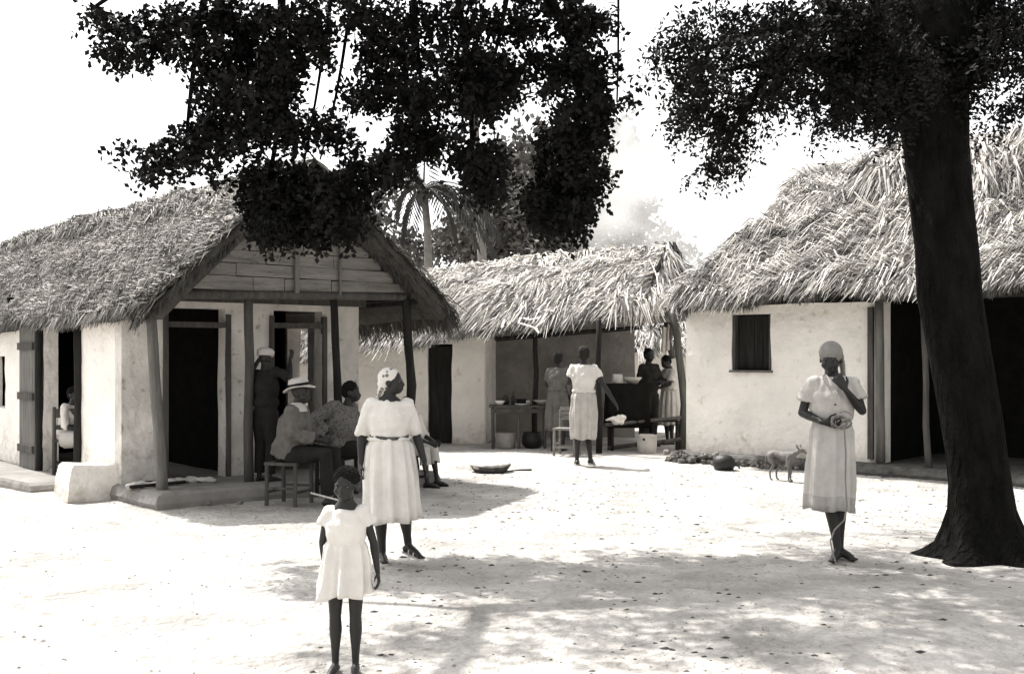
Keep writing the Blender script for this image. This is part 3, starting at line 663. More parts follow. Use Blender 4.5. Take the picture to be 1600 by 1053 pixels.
# --- tree reaching over the left hut, its trunk stands outside the picture
ov = thing('shade_tree', 'dark leafy tree whose boughs hang over the left hut and the middle of the yard', 'tree', (-4.7, 4.2, 0))
mb = MB(); p, r = crooked((-4.7, 4.2, -.05), (-4.4, 4.6, 4.9), .34, .24, .1, seed=51, n=10); r[0] = .5; mb.tube(p, r, 14); mb.build('trunk', M['bark'], ov, smooth=True)
T0 = V((-4.4, 4.6, 4.8))
branch(ov, bez(T0, (-3.2, 6.2, 6.4), P(330, -60, 8.6)), .09, .06)
branch(ov, bez(P(330, -60, 8.6), P(520, -160, 9), P(760, -70, 9.2)), .11, .07)
branch(ov, bez(P(760, -70, 9.2), P(880, -30, 9.3), P(905, 120, 9.3)), .07, .03)
branch(ov, bez(P(330, -60, 8.6), P(230, -50, 8.7), P(150, 10, 8.7)), .05, .015)
for a, b, c, r0, r1 in (((420, -90), (470, 60), (400, 120), .05, .02), ((560, -110), (540, 120), (500, 250), .022, .008), ((530, -100), (505, 110), (470, 280), .02, .008), ((640, -100), (650, 60), (664, 200), .035, .01),
                        ((700, -90), (738, 100), (738, 250), .035, .018), ((330, -60), (300, 90), (290, 235), .04, .012), ((880, -20), (940, 120), (870, 330), .035, .012), ((965, -60), (968, 40), (964, 160), .012, .008), ((800, -70), (790, 40), (760, 130), .03, .01), ((440, 30), (450, 160), (410, 330), .04, .015), ((655, 60), (640, 100), (615, 140), .012, .008)):
    branch(ov, bez(P(*a, 9.1), P(*b, 9.1), P(*c, 9.1)), r0, r1)
cl = []
for (a, b, c, d, e) in ((165, 70, 18, 14, .5), (200, 80, 45, 22, .9), (250, 70, 40, 18, 1.0), (310, 72, 45, 18, .9), (300, 112, 10, 5, .5), (350, 100, 42, 34, 1.2), (335, 150, 32, 32, 1.1), (400, 85, 50, 30, 1.2), (400, 150, 50, 45, 1.4), (450, 92, 40, 30, 1.3), (437, 135, 30, 30, 1.3), (500, 76, 34, 15, 1.2),
                        (350, 195, 45, 30, 1.1), (300, 200, 26, 18, .6), (285, 225, 30, 22, .8), (262, 250, 38, 24, .9), (315, 225, 34, 30, 1.3), (240, 262, 22, 16, .8), (325, 262, 20, 16, .9), (215, 270, 9, 14, .6), (200, 230, 7, 13, .6), (225, 232, 10, 8, .4),
                        (410, 200, 55, 26, 1.2), (470, 190, 50, 28, 1.2), (520, 205, 40, 22, 1.), (370, 222, 20, 12, .6), (556, 228, 14, 10, .4),
                        (405, 275, 36, 36, 1.2), (430, 320, 45, 48, 1.5), (470, 290, 50, 38, 1.4), (520, 310, 45, 50, 1.5), (560, 270, 24, 38, 1.3), (490, 350, 60, 30, 1.4), (410, 362, 26, 22, 1.0), (560, 320, 24, 38, 1.2), (455, 345, 48, 30, 1.3), (395, 330, 22, 35, .9), (545, 350, 36, 22, .9),
                        (572, 150, 40, 22, 1.2), (600, 85, 50, 30, 1.3), (610, 130, 40, 30, 1.1), (640, 80, 30, 20, .9),
                        (655, 150, 38, 40, 1.4), (655, 205, 48, 34, 1.5), (620, 245, 38, 28, 1.3), (592, 270, 22, 20, 1.), (690, 140, 16, 22, .9), (640, 270, 18, 12, .7),
                        (690, 85, 34, 26, .65), (745, 100, 46, 38, 1.4), (765, 140, 46, 30, 1.3), (790, 110, 26, 40, 1.2), (720, 150, 20, 22, .6), (755, 165, 30, 12, 1.),
                        (715, 235, 26, 28, 1.0), (700, 215, 14, 12, .6), (760, 260, 34, 44, 1.6), (745, 232, 26, 20, 1.1), (765, 300, 26, 18, 1.2), (738, 280, 10, 30, .7),
                        (840, 82, 30, 22, .7), (825, 100, 12, 18, .5), (868, 110, 24, 26, .9), (905, 95, 44, 38, 1.3), (860, 135, 22, 18, 1.0), (925, 130, 28, 30, 1.1), (935, 165, 32, 34, 1.3), (895, 165, 28, 28, 1.1), (880, 205, 42, 32, 1.3), (925, 205, 28, 34, 1.2), (865, 235, 28, 28, 1.0), (905, 250, 42, 30, 1.4), (870, 285, 55, 34, 1.5), (910, 300, 40, 34, 1.4), (850, 320, 42, 30, 1.4), (890, 338, 48, 26, 1.3), (860, 352, 30, 18, 1.1), (940, 262, 14, 30, .8), (820, 300, 16, 10, .7),
                        (982, 140, 12, 9, .35), (985, 155, 8, 8, .3), (957, 90, 10, 26, .25), (962, 130, 8, 12, .5)):
    cl.append(pxc(a, b, c, d, 9.0+random.uniform(-.25, .3), e, dy=.28))
for (a, b, c, d, e) in ((200, 40, 50, 26, .9), (280, 30, 60, 30, 1.), (370, 30, 70, 34, 1.2), (470, 30, 70, 34, 1.2), (575, 30, 45, 26, 1.), (640, 30, 50, 30, .9), (730, 30, 60, 34, 1.1), (820, 30, 60, 30, .9), (900, 30, 55, 30, 1.), (150, 25, 30, 20, .6), (945, 30, 24, 26, .6)):
    cl.append(pxc(a, b, c, d, 9.0+random.uniform(-.2, .3), e))
for i in range(34):  # unseen clumps overhead, spread so their shade dapples the ground
    x = random.uniform(-3.3, .8); y = random.uniform(7.8, 10.6); z = 4.7+random.uniform(.15, 1.5)
    cl.append((x, y, z, random.uniform(.35, .8), random.uniform(.35, .7), .32, 90))
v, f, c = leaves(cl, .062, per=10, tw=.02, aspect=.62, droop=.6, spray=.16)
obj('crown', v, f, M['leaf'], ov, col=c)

# --- far trees
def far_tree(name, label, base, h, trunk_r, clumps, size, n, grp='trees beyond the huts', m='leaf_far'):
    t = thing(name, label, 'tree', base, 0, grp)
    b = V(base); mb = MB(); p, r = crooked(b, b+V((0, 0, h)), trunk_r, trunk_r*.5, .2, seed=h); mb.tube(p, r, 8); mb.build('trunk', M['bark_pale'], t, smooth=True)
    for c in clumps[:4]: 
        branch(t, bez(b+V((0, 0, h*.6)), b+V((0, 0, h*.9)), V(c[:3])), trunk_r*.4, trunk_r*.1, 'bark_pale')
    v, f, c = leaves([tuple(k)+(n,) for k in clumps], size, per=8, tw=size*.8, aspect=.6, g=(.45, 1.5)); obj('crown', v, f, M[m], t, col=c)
def fc(lst, Y, dy=2.0):
    o = []
    for (px, py, rx, ry) in lst:
        p = P(px, py, Y+random.uniform(-1, 1)); k = Y/F; o.append((p.x, p.y, p.z, rx*k, dy, ry*k))
    return o
far_tree('leafy_tree', 'leafy tree in haze-pale colour rising behind the middle hut, tallest of those beyond', (1.8, 42, 0), 7, .28, fc([(860, 235, 50, 35), (820, 255, 50, 35), (830, 300, 60, 40), (790, 330, 40, 30), (940, 300, 45, 60), (960, 235, 30, 30), (880, 340, 60, 40), (980, 330, 35, 30), (965, 270, 35, 35)], 42), .34, 90)
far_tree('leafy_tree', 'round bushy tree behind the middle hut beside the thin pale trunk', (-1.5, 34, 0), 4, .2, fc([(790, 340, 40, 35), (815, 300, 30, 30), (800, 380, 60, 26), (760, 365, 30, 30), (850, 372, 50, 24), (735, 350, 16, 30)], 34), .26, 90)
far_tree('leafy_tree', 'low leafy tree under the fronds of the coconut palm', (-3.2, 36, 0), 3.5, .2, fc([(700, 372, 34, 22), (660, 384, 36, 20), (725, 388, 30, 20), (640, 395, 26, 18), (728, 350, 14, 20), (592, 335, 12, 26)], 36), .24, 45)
far_tree('leafy_tree', 'tree line in haze-pale colour dipping behind the gap between the two thatched roofs', (6, 50, 0), 4, .25, fc([(930, 375, 60, 25), (1000, 375, 50, 22), (1050, 395, 40, 20)], 50, 1.5), .34, 60)
def far_frond(par, base, tip_dir, L, m='palm_leaf', leafw=.05, ll=.5, name='frond', droop=1.0, n=16):
    base = V(base); d = V(tip_dir).normalized(); pts = []; p = base.copy(); dd = d.copy()
    for i in range(9):
        pts.append(p.copy()); p = p+dd*(L/8); dd = (dd+V((0, 0, -.20*droop))).normalized()
    mb = MB(); mb.tube(pts, [.035*L/3*(1-.8*i/8) for i in range(9)], 4)
    for i in range(n):
        t = .12+.86*i/(n-1); q = t*8; k = min(7, int(q)); c = pts[k].lerp(pts[k+1], q-k); tg_ = (pts[k+1]-pts[k]).normalized()
        s = tg_.cross(V((0, 0, 1)));  s = s.normalized() if s.length > .05 else V((1, 0, 0))
        l_ = ll*L/3*(1-.5*abs(t-.45))*random.uniform(.8, 1.1)
        for sg in (-1, 1):
            dr = (s*sg*.75+tg_*.6+V((0, 0, -.75*droop))).normalized(); w = dr.cross(tg_).normalized()*leafw
            e = c+dr*l_; m_ = c+dr*l_*.5
            mb.add([c, m_+w, e, m_-w], [(0, 1, 2, 3)])
    return mb.build(name, M[m], par)
pm = thing('coconut_palm', 'tall coconut palm with drooping fronds between the left and middle roofs', 'palm tree', (-1.9, 27.5, 0))
top = P(662, 295, 27.5)
MB().tube(*crooked((-1.62, 27.5, 0), top, .12, .085, .15, seed=61), 9).build('trunk', M['bark_pale'], pm, smooth=True)
for i in range(17):
    a = i*2.4; e = (-.1, .5, 1.2, .25, .8)[i % 5]; far_frond(pm, top, (math.cos(a), math.sin(a)*.7, e), random.uniform(2.0, 2.7), leafw=.036, ll=.9, droop=1.25)
for i in range(6):
    a = i*1.05+.3; MB().ell(top+V((math.cos(a)*.14, math.sin(a)*.14, -.16)), .08, .08, .10, n=8, m=6).build('coconut', M['wood'], pm)
sl = thing('tall_tree', 'slender straight pale tree trunk rising behind the middle thatch', 'tree', (-1.1, 30, 0))
MB().tube(*crooked(P(757, 470, 30), P(741, 165, 30), .125, .10, .04, seed=66), 9).build('trunk', M['bark_pale'], sl, smooth=True)
MB().tube(*crooked(P(757, 556, 30)-V((0, 0, 1.6)), P(757, 465, 30), .135, .125, .0, seed=66), 9).build('trunk', M['bark_pale'], sl, smooth=True)
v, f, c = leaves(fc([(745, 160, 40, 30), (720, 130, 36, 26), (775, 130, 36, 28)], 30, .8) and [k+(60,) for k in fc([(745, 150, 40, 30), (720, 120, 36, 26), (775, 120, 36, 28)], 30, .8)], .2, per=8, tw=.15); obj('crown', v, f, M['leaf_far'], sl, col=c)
# banana leaves over the left ridge
def banana(loc, n, label, specs):
    t = thing('banana_plant', label, 'banana plant', loc, 0, 'banana plants behind the left hut')
    b = V(loc); MB().tube(*crooked(b, b+V((0, 0, 2.6)), .12, .08, .03), 8).build('stem', M['bark_pale'], t, smooth=True)
    for (dx, dy, up, L, w) in specs:
        p = b+V((0, 0, 2.5)); d = V((dx, dy, up)).normalized(); pts = []; 
        for k in range(9): pts.append(p.copy()); p = p+d*L/8; d = (d+V((0, 0, -.17))).normalized()
        vs = []; fs = []
        for k, q in enumerate(pts):
            tg_ = (pts[min(8, k+1)]-pts[max(0, k-1)]).normalized(); s = tg_.cross(V((0, 0, 1))).normalized(); ww = w*math.sin(math.pi*min(1, (k+.3)/8.6))**.6
            vs += [q-s*ww+V((0, 0, -ww*.3)), q, q+s*ww+V((0, 0, -ww*.3))]
        for k in range(8):
            for j in (0, 1): fs.append((k*3+j, k*3+j+1, k*3+j+4, k*3+j+3))
        obj('leaf', vs, fs, M['palm_leaf'], t, smooth=True)
q = P(213, 330, 24); banana((q.x, 24, 0), 4, 'banana plant peeping over the far end of the left ridge', [(1, 0, .9, 2.0, .26), (-1, .3, .8, 1.7, .25), (.2, -1, 1.6, 1.5, .25)])
q = P(278, 300, 22); banana((q.x+.1, 22, 0), 4, 'banana plant with broad upright leaf behind the left hut near the gable', [(-.4, 0, 1.8, 2.1, .24), (.7, .2, 1.2, 2.2, .27), (-.9, -.3, .9, 1.6, .25)])
# far wood closing the horizon
cl = [(x, 75+random.uniform(-5, 5), random.uniform(.5, 3), 4, 3, random.uniform(1.8, 3.4), 75) for x in np.arange(-60, 62, 3.2)]
v, f, c = leaves(cl, .8, per=7, tw=.6); tag(obj('distant_woods', v, f, M['leaf_far'], col=c), 'line of bushes and trees in haze-pale colour beyond the village', kind='stuff')
# white hut wall seen through the porch
back = thing('plastered_hut', 'pale hut with thatched roof glimpsed through the open porch', 'hut', (3.6, 26, 0))
BF = Fr((1.6, 26), (1, 0), (0, -1))
wall('wall', BF, 0, 5, .2, -.05, 1.9, [(3.2, 4.0, -.1, 1.6)], M['plaster'], back, step=.4)
wall('wall', Fr((1.6, 29), (1, 0), (0, 1)), 0, 5, .2, -.05, 1.9, [], M['plaster'], back, step=.4)
wall('wall', Fr((1.6, 26.2), (0, 1), (-1, 0)), 0, 2.7, .2, -.05, 1.9, [], M['plaster'], back, step=.4); wall('wall', Fr((6.6, 26.2), (0, 1), (1, 0)), 0, 2.7, .2, -.05, 1.9, [], M['plaster'], back, step=.4)
q1 = Patch((1.2, 25.5, 1.75), (7, 25.5, 1.75), (7, 27.6, 3.1), (1.2, 27.6, 3.1), .06); q2 = Patch((7, 29.7, 1.75), (1.2, 29.7, 1.75), (1.2, 27.6, 3.1), (7, 27.6, 3.1), .06)
v, f = core([q1, q2], .14); rf2 = obj('roof', v, f, M['thatch_core'], back)
v, f, c = join([strands(q1, 400, 8, .6, .04, .3), strands(q2, 200, 8, .6, .04, .3)]); tag(obj('thatch', v, f, M['thatch'], rf2, col=c), kind='stuff')

# ================================================================ PEOPLE
def remesh(mb, vox, name, m, parent, smooth=2):
    me = bpy.data.meshes.new('tmp'); me.from_pydata([tuple(v) for v in mb.v], [], mb.f); me.update()
    o = bpy.data.objects.new('tmp', me); COL.objects.link(o)
    q = o.modifiers.new('r', 'REMESH'); q.mode = 'VOXEL'; q.voxel_size = vox
    w = o.modifiers.new('s', 'SMOOTH'); w.factor = .5; w.iterations = smooth
    dg = bpy.context.evaluated_depsgraph_get(); me2 = bpy.data.meshes.new_from_object(o.evaluated_get(dg))
    bpy.data.objects.remove(o); bpy.data.meshes.remove(me)
    me2.polygons.foreach_set('use_smooth', np.ones(len(me2.polygons), dtype=bool)); me2.materials.clear(); me2.materials.append(m)
    o2 = bpy.data.objects.new(name, me2); me2.name = name; link(o2, parent); return o2
def basis(fwd, up=(0, 0, 1)):
    f = V(fwd).normalized(); s = f.cross(V(up)).normalized(); return s, f, s.cross(f).normalized()   # side, forward, up
def pose(H=1.62, **ov):
    k = H/1.62
    J = dict(pel=(0, 0, .90), wai=(0, 0, 1.04), che=(0, .0, 1.22), nek=(0, .015, 1.385), hed=(0, -.01, 1.51),
             shl=(.148, .0, 1.32), shr=(-.148, .0, 1.32), ell=(.19, .03, 1.06), elr=(-.19, .03, 1.06), wrl=(.20, -.03, .83), wrr=(-.20, -.03, .83),
             hpl=(.075, 0, .86), hpr=(-.075, 0, .86), knl=(.09, -.015, .47), knr=(-.09, -.015, .47), anl=(.085, .02, .075), anr=(-.085, .02, .075),
             tol=(.10, -.15, .02), tor=(-.10, -.15, .02), hf=(0, -1, 0), hu=(0, 0, 1), hdl=None, hdr=None, pnl=None, pnr=None)
    for q in J:
        if J[q] and q not in ('hf', 'hu'): J[q] = tuple(c*k for c in J[q])
    for q, v_ in ov.items(): J[q] = tuple(c*k for c in v_) if q not in ('hf', 'hu', 'hdl', 'hdr', 'pnl', 'pnr') else v_
    J = {q: (V(v_) if v_ is not None else None) for q, v_ in J.items()}; J['k'] = k; return J
def hand(mb, wr, d, pn, side, k, curl=.5):
    """palm, four fingers and a thumb; d fingers' direction, pn palm normal, side thumb side"""
    d = V(d).normalized(); pn = V(pn); pn = (pn-d*pn.dot(d)).normalized(); s = V(side); s = (s-d*s.dot(d)-pn*s.dot(pn)).normalized()
    mb.tube([wr-d*.02*k, wr+d*.015*k], .019*k, 8, True)
    R = []
    for (t, w_, th) in ((.0, .020, .014), (.03, .032, .015), (.06, .037, .013), (.085, .036, .011)):
        c = wr+d*t*k; R.append([c+s*w_*k*math.cos(a)+pn*th*k*math.sin(a) for a in [2*math.pi*j/10 for j in range(10)]])
    mb.rings(R)
    for i, (L, o) in enumerate(((.068, .027), (.078, .010), (.072, -.008), (.056, -.026))):
        p = wr+d*.08*k+s*o*k*1.12; dd = (d+s*o*6).normalized(); pts = [p-d*.012*k]
        for j in range(3):
            an = curl*(.35+.5*j); e = (dd*math.cos(an)+pn*math.sin(an)); pts.append(pts[-1]+e*L*k/3*(1.25 if j == 0 else .95))
        mb.tube(pts, [.0092*k, .009*k, .0082*k, .007*k], 7, True)
    p = wr+d*.022*k+s*.022*k; e = (d*.55+s*.75+pn*.3).normalized(); p1 = p+e*.04*k; p2 = p1+(d*.85+s*.25+pn*.35).normalized()*.032*k
    mb.tube([p, p1, p2], [.0125*k, .0105*k, .008*k], 7, True)
def head(mb, J, sc=1.0):
    k = J['k']*sc; c = J['hed']; s, f, u = basis(J['hf'], J['hu'])
    E = lambda a, b, h, rx, ry, rz, **q: mb.ell(c+(s*a+f*b+u*h)*k, rx*k, ry*k, rz*k, s, f, u, **q)
    E(0, -.012, .022, .074, .094, .088); E(0, .022, -.028, .060, .070, .082); E(0, .045, -.072, .038, .042, .034)     # skull, face, jaw
    E(0, .088, -.022, .013, .020, .024, n=8, m=6); E(0, .097, -.034, .019, .015, .012, n=8, m=6)                           # nose
    E(0, .084, -.060, .026, .016, .008, n=8, m=6); E(0, .082, -.070, .023, .016, .008, n=8, m=6)                           # lips
    for q in (-1, 1):
        E(q*.030, .070, .012, .025, .018, .009, n=8, m=6); E(q*.074, -.012, -.018, .010, .020, .030, n=8, m=6); E(q*.040, .055, -.035, .026, .026, .028, n=8, m=6)
    mb.tube([J['nek']-u*.03*k, c+(f*-.012-u*.05)*k], [.052*k, .048*k], 12, True)
def body(J, name, m, par, vox=.009, build=1., feet=True, curl=.5, hs=1.0):
    k = J['k']; b = build; mb = MB()
    sd = (J['shl']-J['shr']).normalized(); hp = (J['hpl']-J['hpr']).normalized()
    def ell_ring(c, w_, d_, s, up):
        s = (s-up*s.dot(up)).normalized(); f = s.cross(up); return [c+s*w_*k*b*math.cos(a)+f*d_*k*b*math.sin(a) for a in [2*math.pi*j/16 for j in range(16)]]
    up1 = (J['wai']-J['pel']).normalized(); up2 = (J['che']-J['wai']).normalized(); up3 = (J['nek']-J['che']).normalized()
    sp = J['che'].lerp(J['nek'], .55)
    mb.rings([ell_ring(J['pel']-up1*.07*k, .10, .08, hp, up1), ell_ring(J['pel']-up1*.02*k, .150, .105, hp, up1), ell_ring(J['pel']+up1*.05*k, .145, .10, hp, up1), ell_ring(J['wai'], .115, .085, hp.lerp(sd, .5), up2),
              ell_ring(J['wai'].lerp(J['che'], .5), .125, .095, sd, up2), ell_ring(J['che'], .145, .105, sd, up2), ell_ring(sp, .130, .078, sd, up3), ell_ring(J['nek']-up3*.02*k, .075, .06, sd, up3), ell_ring(J['nek'], .05, .05, sd, up3)])
    for q in 'lr':
        sh, el, wr = J['sh'+q], J['el'+q], J['wr'+q]; hi, kn, an, to = J['hp'+q], J['kn'+q], J['an'+q], J['to'+q]
        mb.tube([sh.lerp(J['che'], .25), sh, sh.lerp(el, .35), el], [.045*k*b, .047*k*b, .041*k*b, .034*k*b], 10, True)
        mb.tube([el, el.lerp(wr, .3), wr], [.035*k*b, .036*k*b, .022*k*b], 10, True)
        mb.tube([hi, hi.lerp(kn, .4), kn], [.078*k*b, .070*k*b, .050*k*b], 12, True)
        mb.tube([kn, kn.lerp(an, .3)+V((0, .012*k, 0)), an.lerp(kn, .25), an], [.050*k*b, .054*k*b, .034*k*b, .030*k*b], 12, True)
        if feet:
            d = (to-an); d.z = d.z; fl = V((d.x, d.y, 0)).normalized(); heel = an-fl*.035*k+V((0, 0, -.045*k))
            mb.tube([heel, an+V((0, 0, -.03*k))+fl*.02*k, an.lerp(to, .6)+V((0, 0, -.008*k)), to], [.030*k, .036*k, .032*k, .022*k], 10, True)
            s_ = fl.cross(V((0, 0, 1)))
            for i in range(5): mb.tube([to+s_*(i-2)*.013*k-fl*.01*k, to+s_*(i-2)*.014*k+fl*(.022-.003*abs(i-1))*k], .0085*k, 6, True)
        x = 1 if q == 'l' else -1
        d = J['hd'+q] or (wr-el); pn = J['pn'+q] or V((-x, 0, 0)); sdv = V((0, -1, 0))
        if abs(V(d).normalized().dot(sdv)) > .8 or abs(V(pn).normalized().dot(sdv)) > .8: sdv = V((0, 0, 1)) if abs(V(d).normalized().z) < .8 and abs(V(pn).normalized().z) < .8 else V((x, 0, 0))
        hand(mb, wr, d, pn, sdv, k*1.02, curl)
    head(mb, J, hs)
    return remesh(mb, vox, name, m, par, 2)
def eyes(J, par, sc=1.0):
    k = J['k']*sc; c = J['hed']; s, f, u = basis(J['hf'], J['hu'])
    for q in (-1, 1):
        e = MB().ell(c+(s*q*.030+f*.073-u*.002)*k, 0.0115*k, .0125*k, .0055*k, s, f, u, n=12, m=8).build('eye', M['eye'], par, local=True, smooth=True)
        MB().ell(c+(s*q*.030+f*.0825-u*.002)*k, .0065*k, .004*k, .0065*k, s, f, u, n=10, m=6).build('iris', M['iris'], e, local=True, smooth=True)
def cap(J, name, m, par, sc=1.0, grow=1.10, front=.35, low=-.05, tail=None, bumps=0, vox=.008, knot=None):
    """hair or a tied cloth: covers skull top and back; front = how far down the brow"""
    k = J['k']*sc; c = J['hed']; s, f, u = basis(J['hf'], J['hu']); mb = MB()
    mb.ell(c+(f*-.022+u*.036)*k, .076*k*grow, .088*k*grow, .078*k*grow, s, f, u, n=20, m=12)
    mb.ell(c+(f*-.055+u*(-.005))*k, .066*k*grow, .055*k*grow, .070*k*grow, s, f, u)
    for i in range(bumps):
        a = 2.4*i; h = 1-i/bumps*1.1; r = math.sqrt(max(0, 1-h*h)); q = c+(f*-.022+u*.036)*k+(s*r*math.cos(a)*.076+f*r*math.sin(a)*.088*.9+u*h*.078)*k*grow
        if (q-c).dot(f) > .055*k and (q-c).dot(u) < .05*k: continue
        mb.ell(q, .016*k, .016*k, .014*k, n=7, m=5)
    if knot: mb.ell(c+(s*knot[0]+f*knot[1]+u*knot[2])*k, .03*k, .03*k, .028*k)
    if tail:
        for pts, w_ in tail:
            P_ = [c+(s*a+f*b+u*h)*k for a, b, h in pts]; R = []
            for i, p in enumerate(P_):
                ww = w_*k*(1-.35*i/(len(P_)-1)); R.append([p+s*ww*math.cos(a)+f*.012*k*math.sin(a)+f*.008*k*math.cos(3*a) for a in [6.283*j/12 for j in range(12)]])
            mb.rings(R)
    return remesh(mb, vox, name, m, par, 2)
def top(J, name, m, par, infl=.016, sleeve=.5, slL='l', hemz=0., vox=.010, build=1., both=True, loose=.0, neck=.9, flare=0.):
    k = J['k']; b = build; mb = MB(); sd = (J['shl']-J['shr']).normalized(); i_ = infl
    def ring(c, w_, d_, s, up):
        s = (s-up*s.dot(up)).normalized(); f = s.cross(up); return [c+s*(w_*b+i_)*k*math.cos(a)+f*(d_*b+i_)*k*math.sin(a) for a in [2*math.pi*j/18 for j in range(18)]]
    up2 = (J['che']-J['wai']).normalized(); up3 = (J['nek']-J['che']).normalized(); up1 = (J['wai']-J['pel']).normalized(); hp = (J['hpl']-J['hpr']).normalized()
    R = []
    if hemz > 0: R.append(ring(J['wai']-up1*hemz*k, .15+flare, .11+flare, hp, up1)); R.append(ring(J['wai']-up1*hemz*.5*k, .14+loose+flare*.5, .105+loose, hp, up1))
    R += [ring(J['wai'], .116+loose*.8, .09+loose, sd, up2), ring(J['wai'].lerp(J['che'], .5), .133+loose, .100+loose, sd, up2), ring(J['che'], .150+loose*.6, .110+loose*.5, sd, up2),
          ring(J['che'].lerp(J['nek'], .5*neck), .138, .085, sd, up3), ring(J['che'].lerp(J['nek'], .8*neck), .098 if neck > .8 else .122, .064 if neck > .8 else .076, sd, up3), ring(J['che'].lerp(J['nek'], neck), .066 if neck > .8 else .088, .050, sd, up3)]
    mb.rings(R)
    for q in 'lr':
        sh, el, wr = J['sh'+q], J['el'+q], J['wr'+q]
        mb.ell(sh.lerp(J['che'], .12)+V((0, 0, .002)), (.062*b+i_*.6)*k, (.056*b+i_*.6)*k, (.056*b+i_*.4)*k)
        pts = [sh.lerp(J['che'], .3), sh]; rr = [.044, .046]
        if sleeve <= 1: pts += [sh.lerp(el, sleeve*.55), sh.lerp(el, sleeve)]; rr += [.048+loose*.3, .047+loose*.7+flare*.3]
        else: pts += [sh.lerp(el, .5), el, el.lerp(wr, (sleeve-1)*.5), el.lerp(wr, sleeve-1)]; rr += [.046, .042+loose*.4, .040+loose*.5, .036+loose*.5]
        mb.tube(pts, [(r_*b+i_*.5)*k for r_ in rr], 12)
    for sh in (J['shl'], J['shr']): pass
    # cloth wrinkles
    o = remesh(mb, vox, name, m, par, 2)
    for v_ in o.data.vertices:
        p = v_.co; w_ = .009*noise.noise(V((p.x*20, p.y*20, p.z*11)))+.006*abs(noise.noise(V((p.x*30+p.z*20, p.y*30, p.z*24)))); v_.co = p+v_.normal*w_*k*1.4
    return o
def skirt(name, m, par, rings, folds=9, amp=.012, seed=0, lab=None, gather=1., band=None):
    """rings: (centre, rx, ry); folds deepen towards the hem"""
    vs = []; fs = []; n = 96; k = len(rings); dense = []
    for i in range(k-1):
        for j in range(6):
            t = j/6; dense.append((V(rings[i][0]).lerp(V(rings[i+1][0]), t), rings[i][1]*(1-t)+rings[i+1][1]*t, rings[i][2]*(1-t)+rings[i+1][2]*t))
    dense.append((V(rings[-1][0]), rings[-1][1], rings[-1][2])); m_ = len(dense)
    for i, (c, rx, ry) in enumerate(dense):
        t = i/(m_-1); A = amp*(.25+t*gather)
        for j in range(n):
            a = 2*math.pi*j/n; w = A*(math.sin(a*folds+seed+.8*math.sin(t*2+a*2))+.5*math.sin(a*folds*1.9+seed*2+t*1.5))+A*.8*noise.noise(V((math.cos(a)*2, math.sin(a)*2, t*3+seed)))
            w += .006*noise.noise(V((a*3, t*7, seed)))*(.4+t); vs.append(c+V((math.cos(a)*(rx+w), math.sin(a)*(ry+w), (.009*math.sin(a*folds*.5+seed)+.012*math.sin(a+seed))*t)))
    for i in range(m_-1):
        for j in range(n): fs.append((i*n+j, (i+1)*n+j, (i+1)*n+(j+1) % n, i*n+(j+1) % n))
    fs.append(tuple(range(n)))
    o = obj(name, vs, fs, m, par, local=True, smooth=True)
    if band is not None:
        o.data.materials.append(band)
        for p_ in o.data.polygons:
            if p_.index >= (m_-3)*n and p_.index < (m_-1)*n: p_.material_index = 1
    q = o.modifiers.new('t', 'SOLIDIFY'); q.thickness = .004
    if lab: o['label'] = lab
    return o
def belt(J, m, par, z, rx, ry, h=.03, c=(0, 0), name='belt'):
    R = []
    for (dz, e) in ((-h/2, 0), (-h/2, .006), (h/2, .006), (h/2, 0)):
        R.append([V((c[0]+(rx+e)*math.cos(a), c[1]+(ry+e)*math.sin(a), z+dz+.006*math.sin(a*2+1))) for a in [6.283*j/40 for j in range(40)]])
    return MB().rings(R).build(name, m, par, local=True, smooth=True)
def sandal(J, q, m, par):
    k = J['k']; an, to = J['an'+q], J['to'+q]; d = to-an; fl = V((d.x, d.y, 0)).normalized(); s = fl.cross(V((0, 0, 1)))
    a = an-fl*.06*k; a.z = min(an.z-.08*k, an.z-.075*k); b = to+fl*.03*k+V((0, 0, -.024*k)); mb = MB(); R = []
    for t, w_ in ((0, .018), (.1, .030), (.35, .028), (.7, .040), (.92, .034), (1, .016)):
        c = a.lerp(b, t); R.append([c-s*w_*k, c+s*w_*k, c+s*w_*k+V((0, 0, .014*k)), c-s*w_*k+V((0, 0, .014*k))])
    mb.rings(R)
    for t in (.42, .66): 
        c = a.lerp(b, t); h = .065*k if t < .5 else .05*k
        mb.tube([c-s*.036*k, c-s*.03*k+V((0, 0, h*.8)), c+V((0, 0, h)), c+s*.03*k+V((0, 0, h*.8)), c+s*.036*k], .007*k, 6)
    return mb.build('sandal', m, par, local=True)
def pants(J, m, par, name='trousers', infl=.02, to_=.92, vox=.012):
    k = J['k']; mb = MB(); hp = (J['hpl']-J['hpr']).normalized()
    up1 = (J['wai']-J['pel']).normalized(); s = (hp-up1*hp.dot(up1)).normalized(); f = s.cross(up1)
    mb.rings([[c+s*w_*k*math.cos(a)+f*d_*k*math.sin(a) for a in [6.283*j/16 for j in range(16)]] for c, w_, d_ in ((J['pel']-up1*.09*k, .11, .09), (J['pel']-up1*.03*k, .165, .12), (J['pel']+up1*.05*k, .155, .115), (J['wai'], .13, .10))])
    for q in 'lr':
        hi, kn, an = J['hp'+q], J['kn'+q], J['an'+q]
        mb.tube([hi, hi.lerp(kn, .5), kn, kn.lerp(an, .5), kn.lerp(an, to_)], [(.09+infl)*k, (.078+infl)*k, (.058+infl)*k, (.052+infl)*k, (.045+infl)*k], 12)
    return remesh(mb, vox, name, m, par, 2)

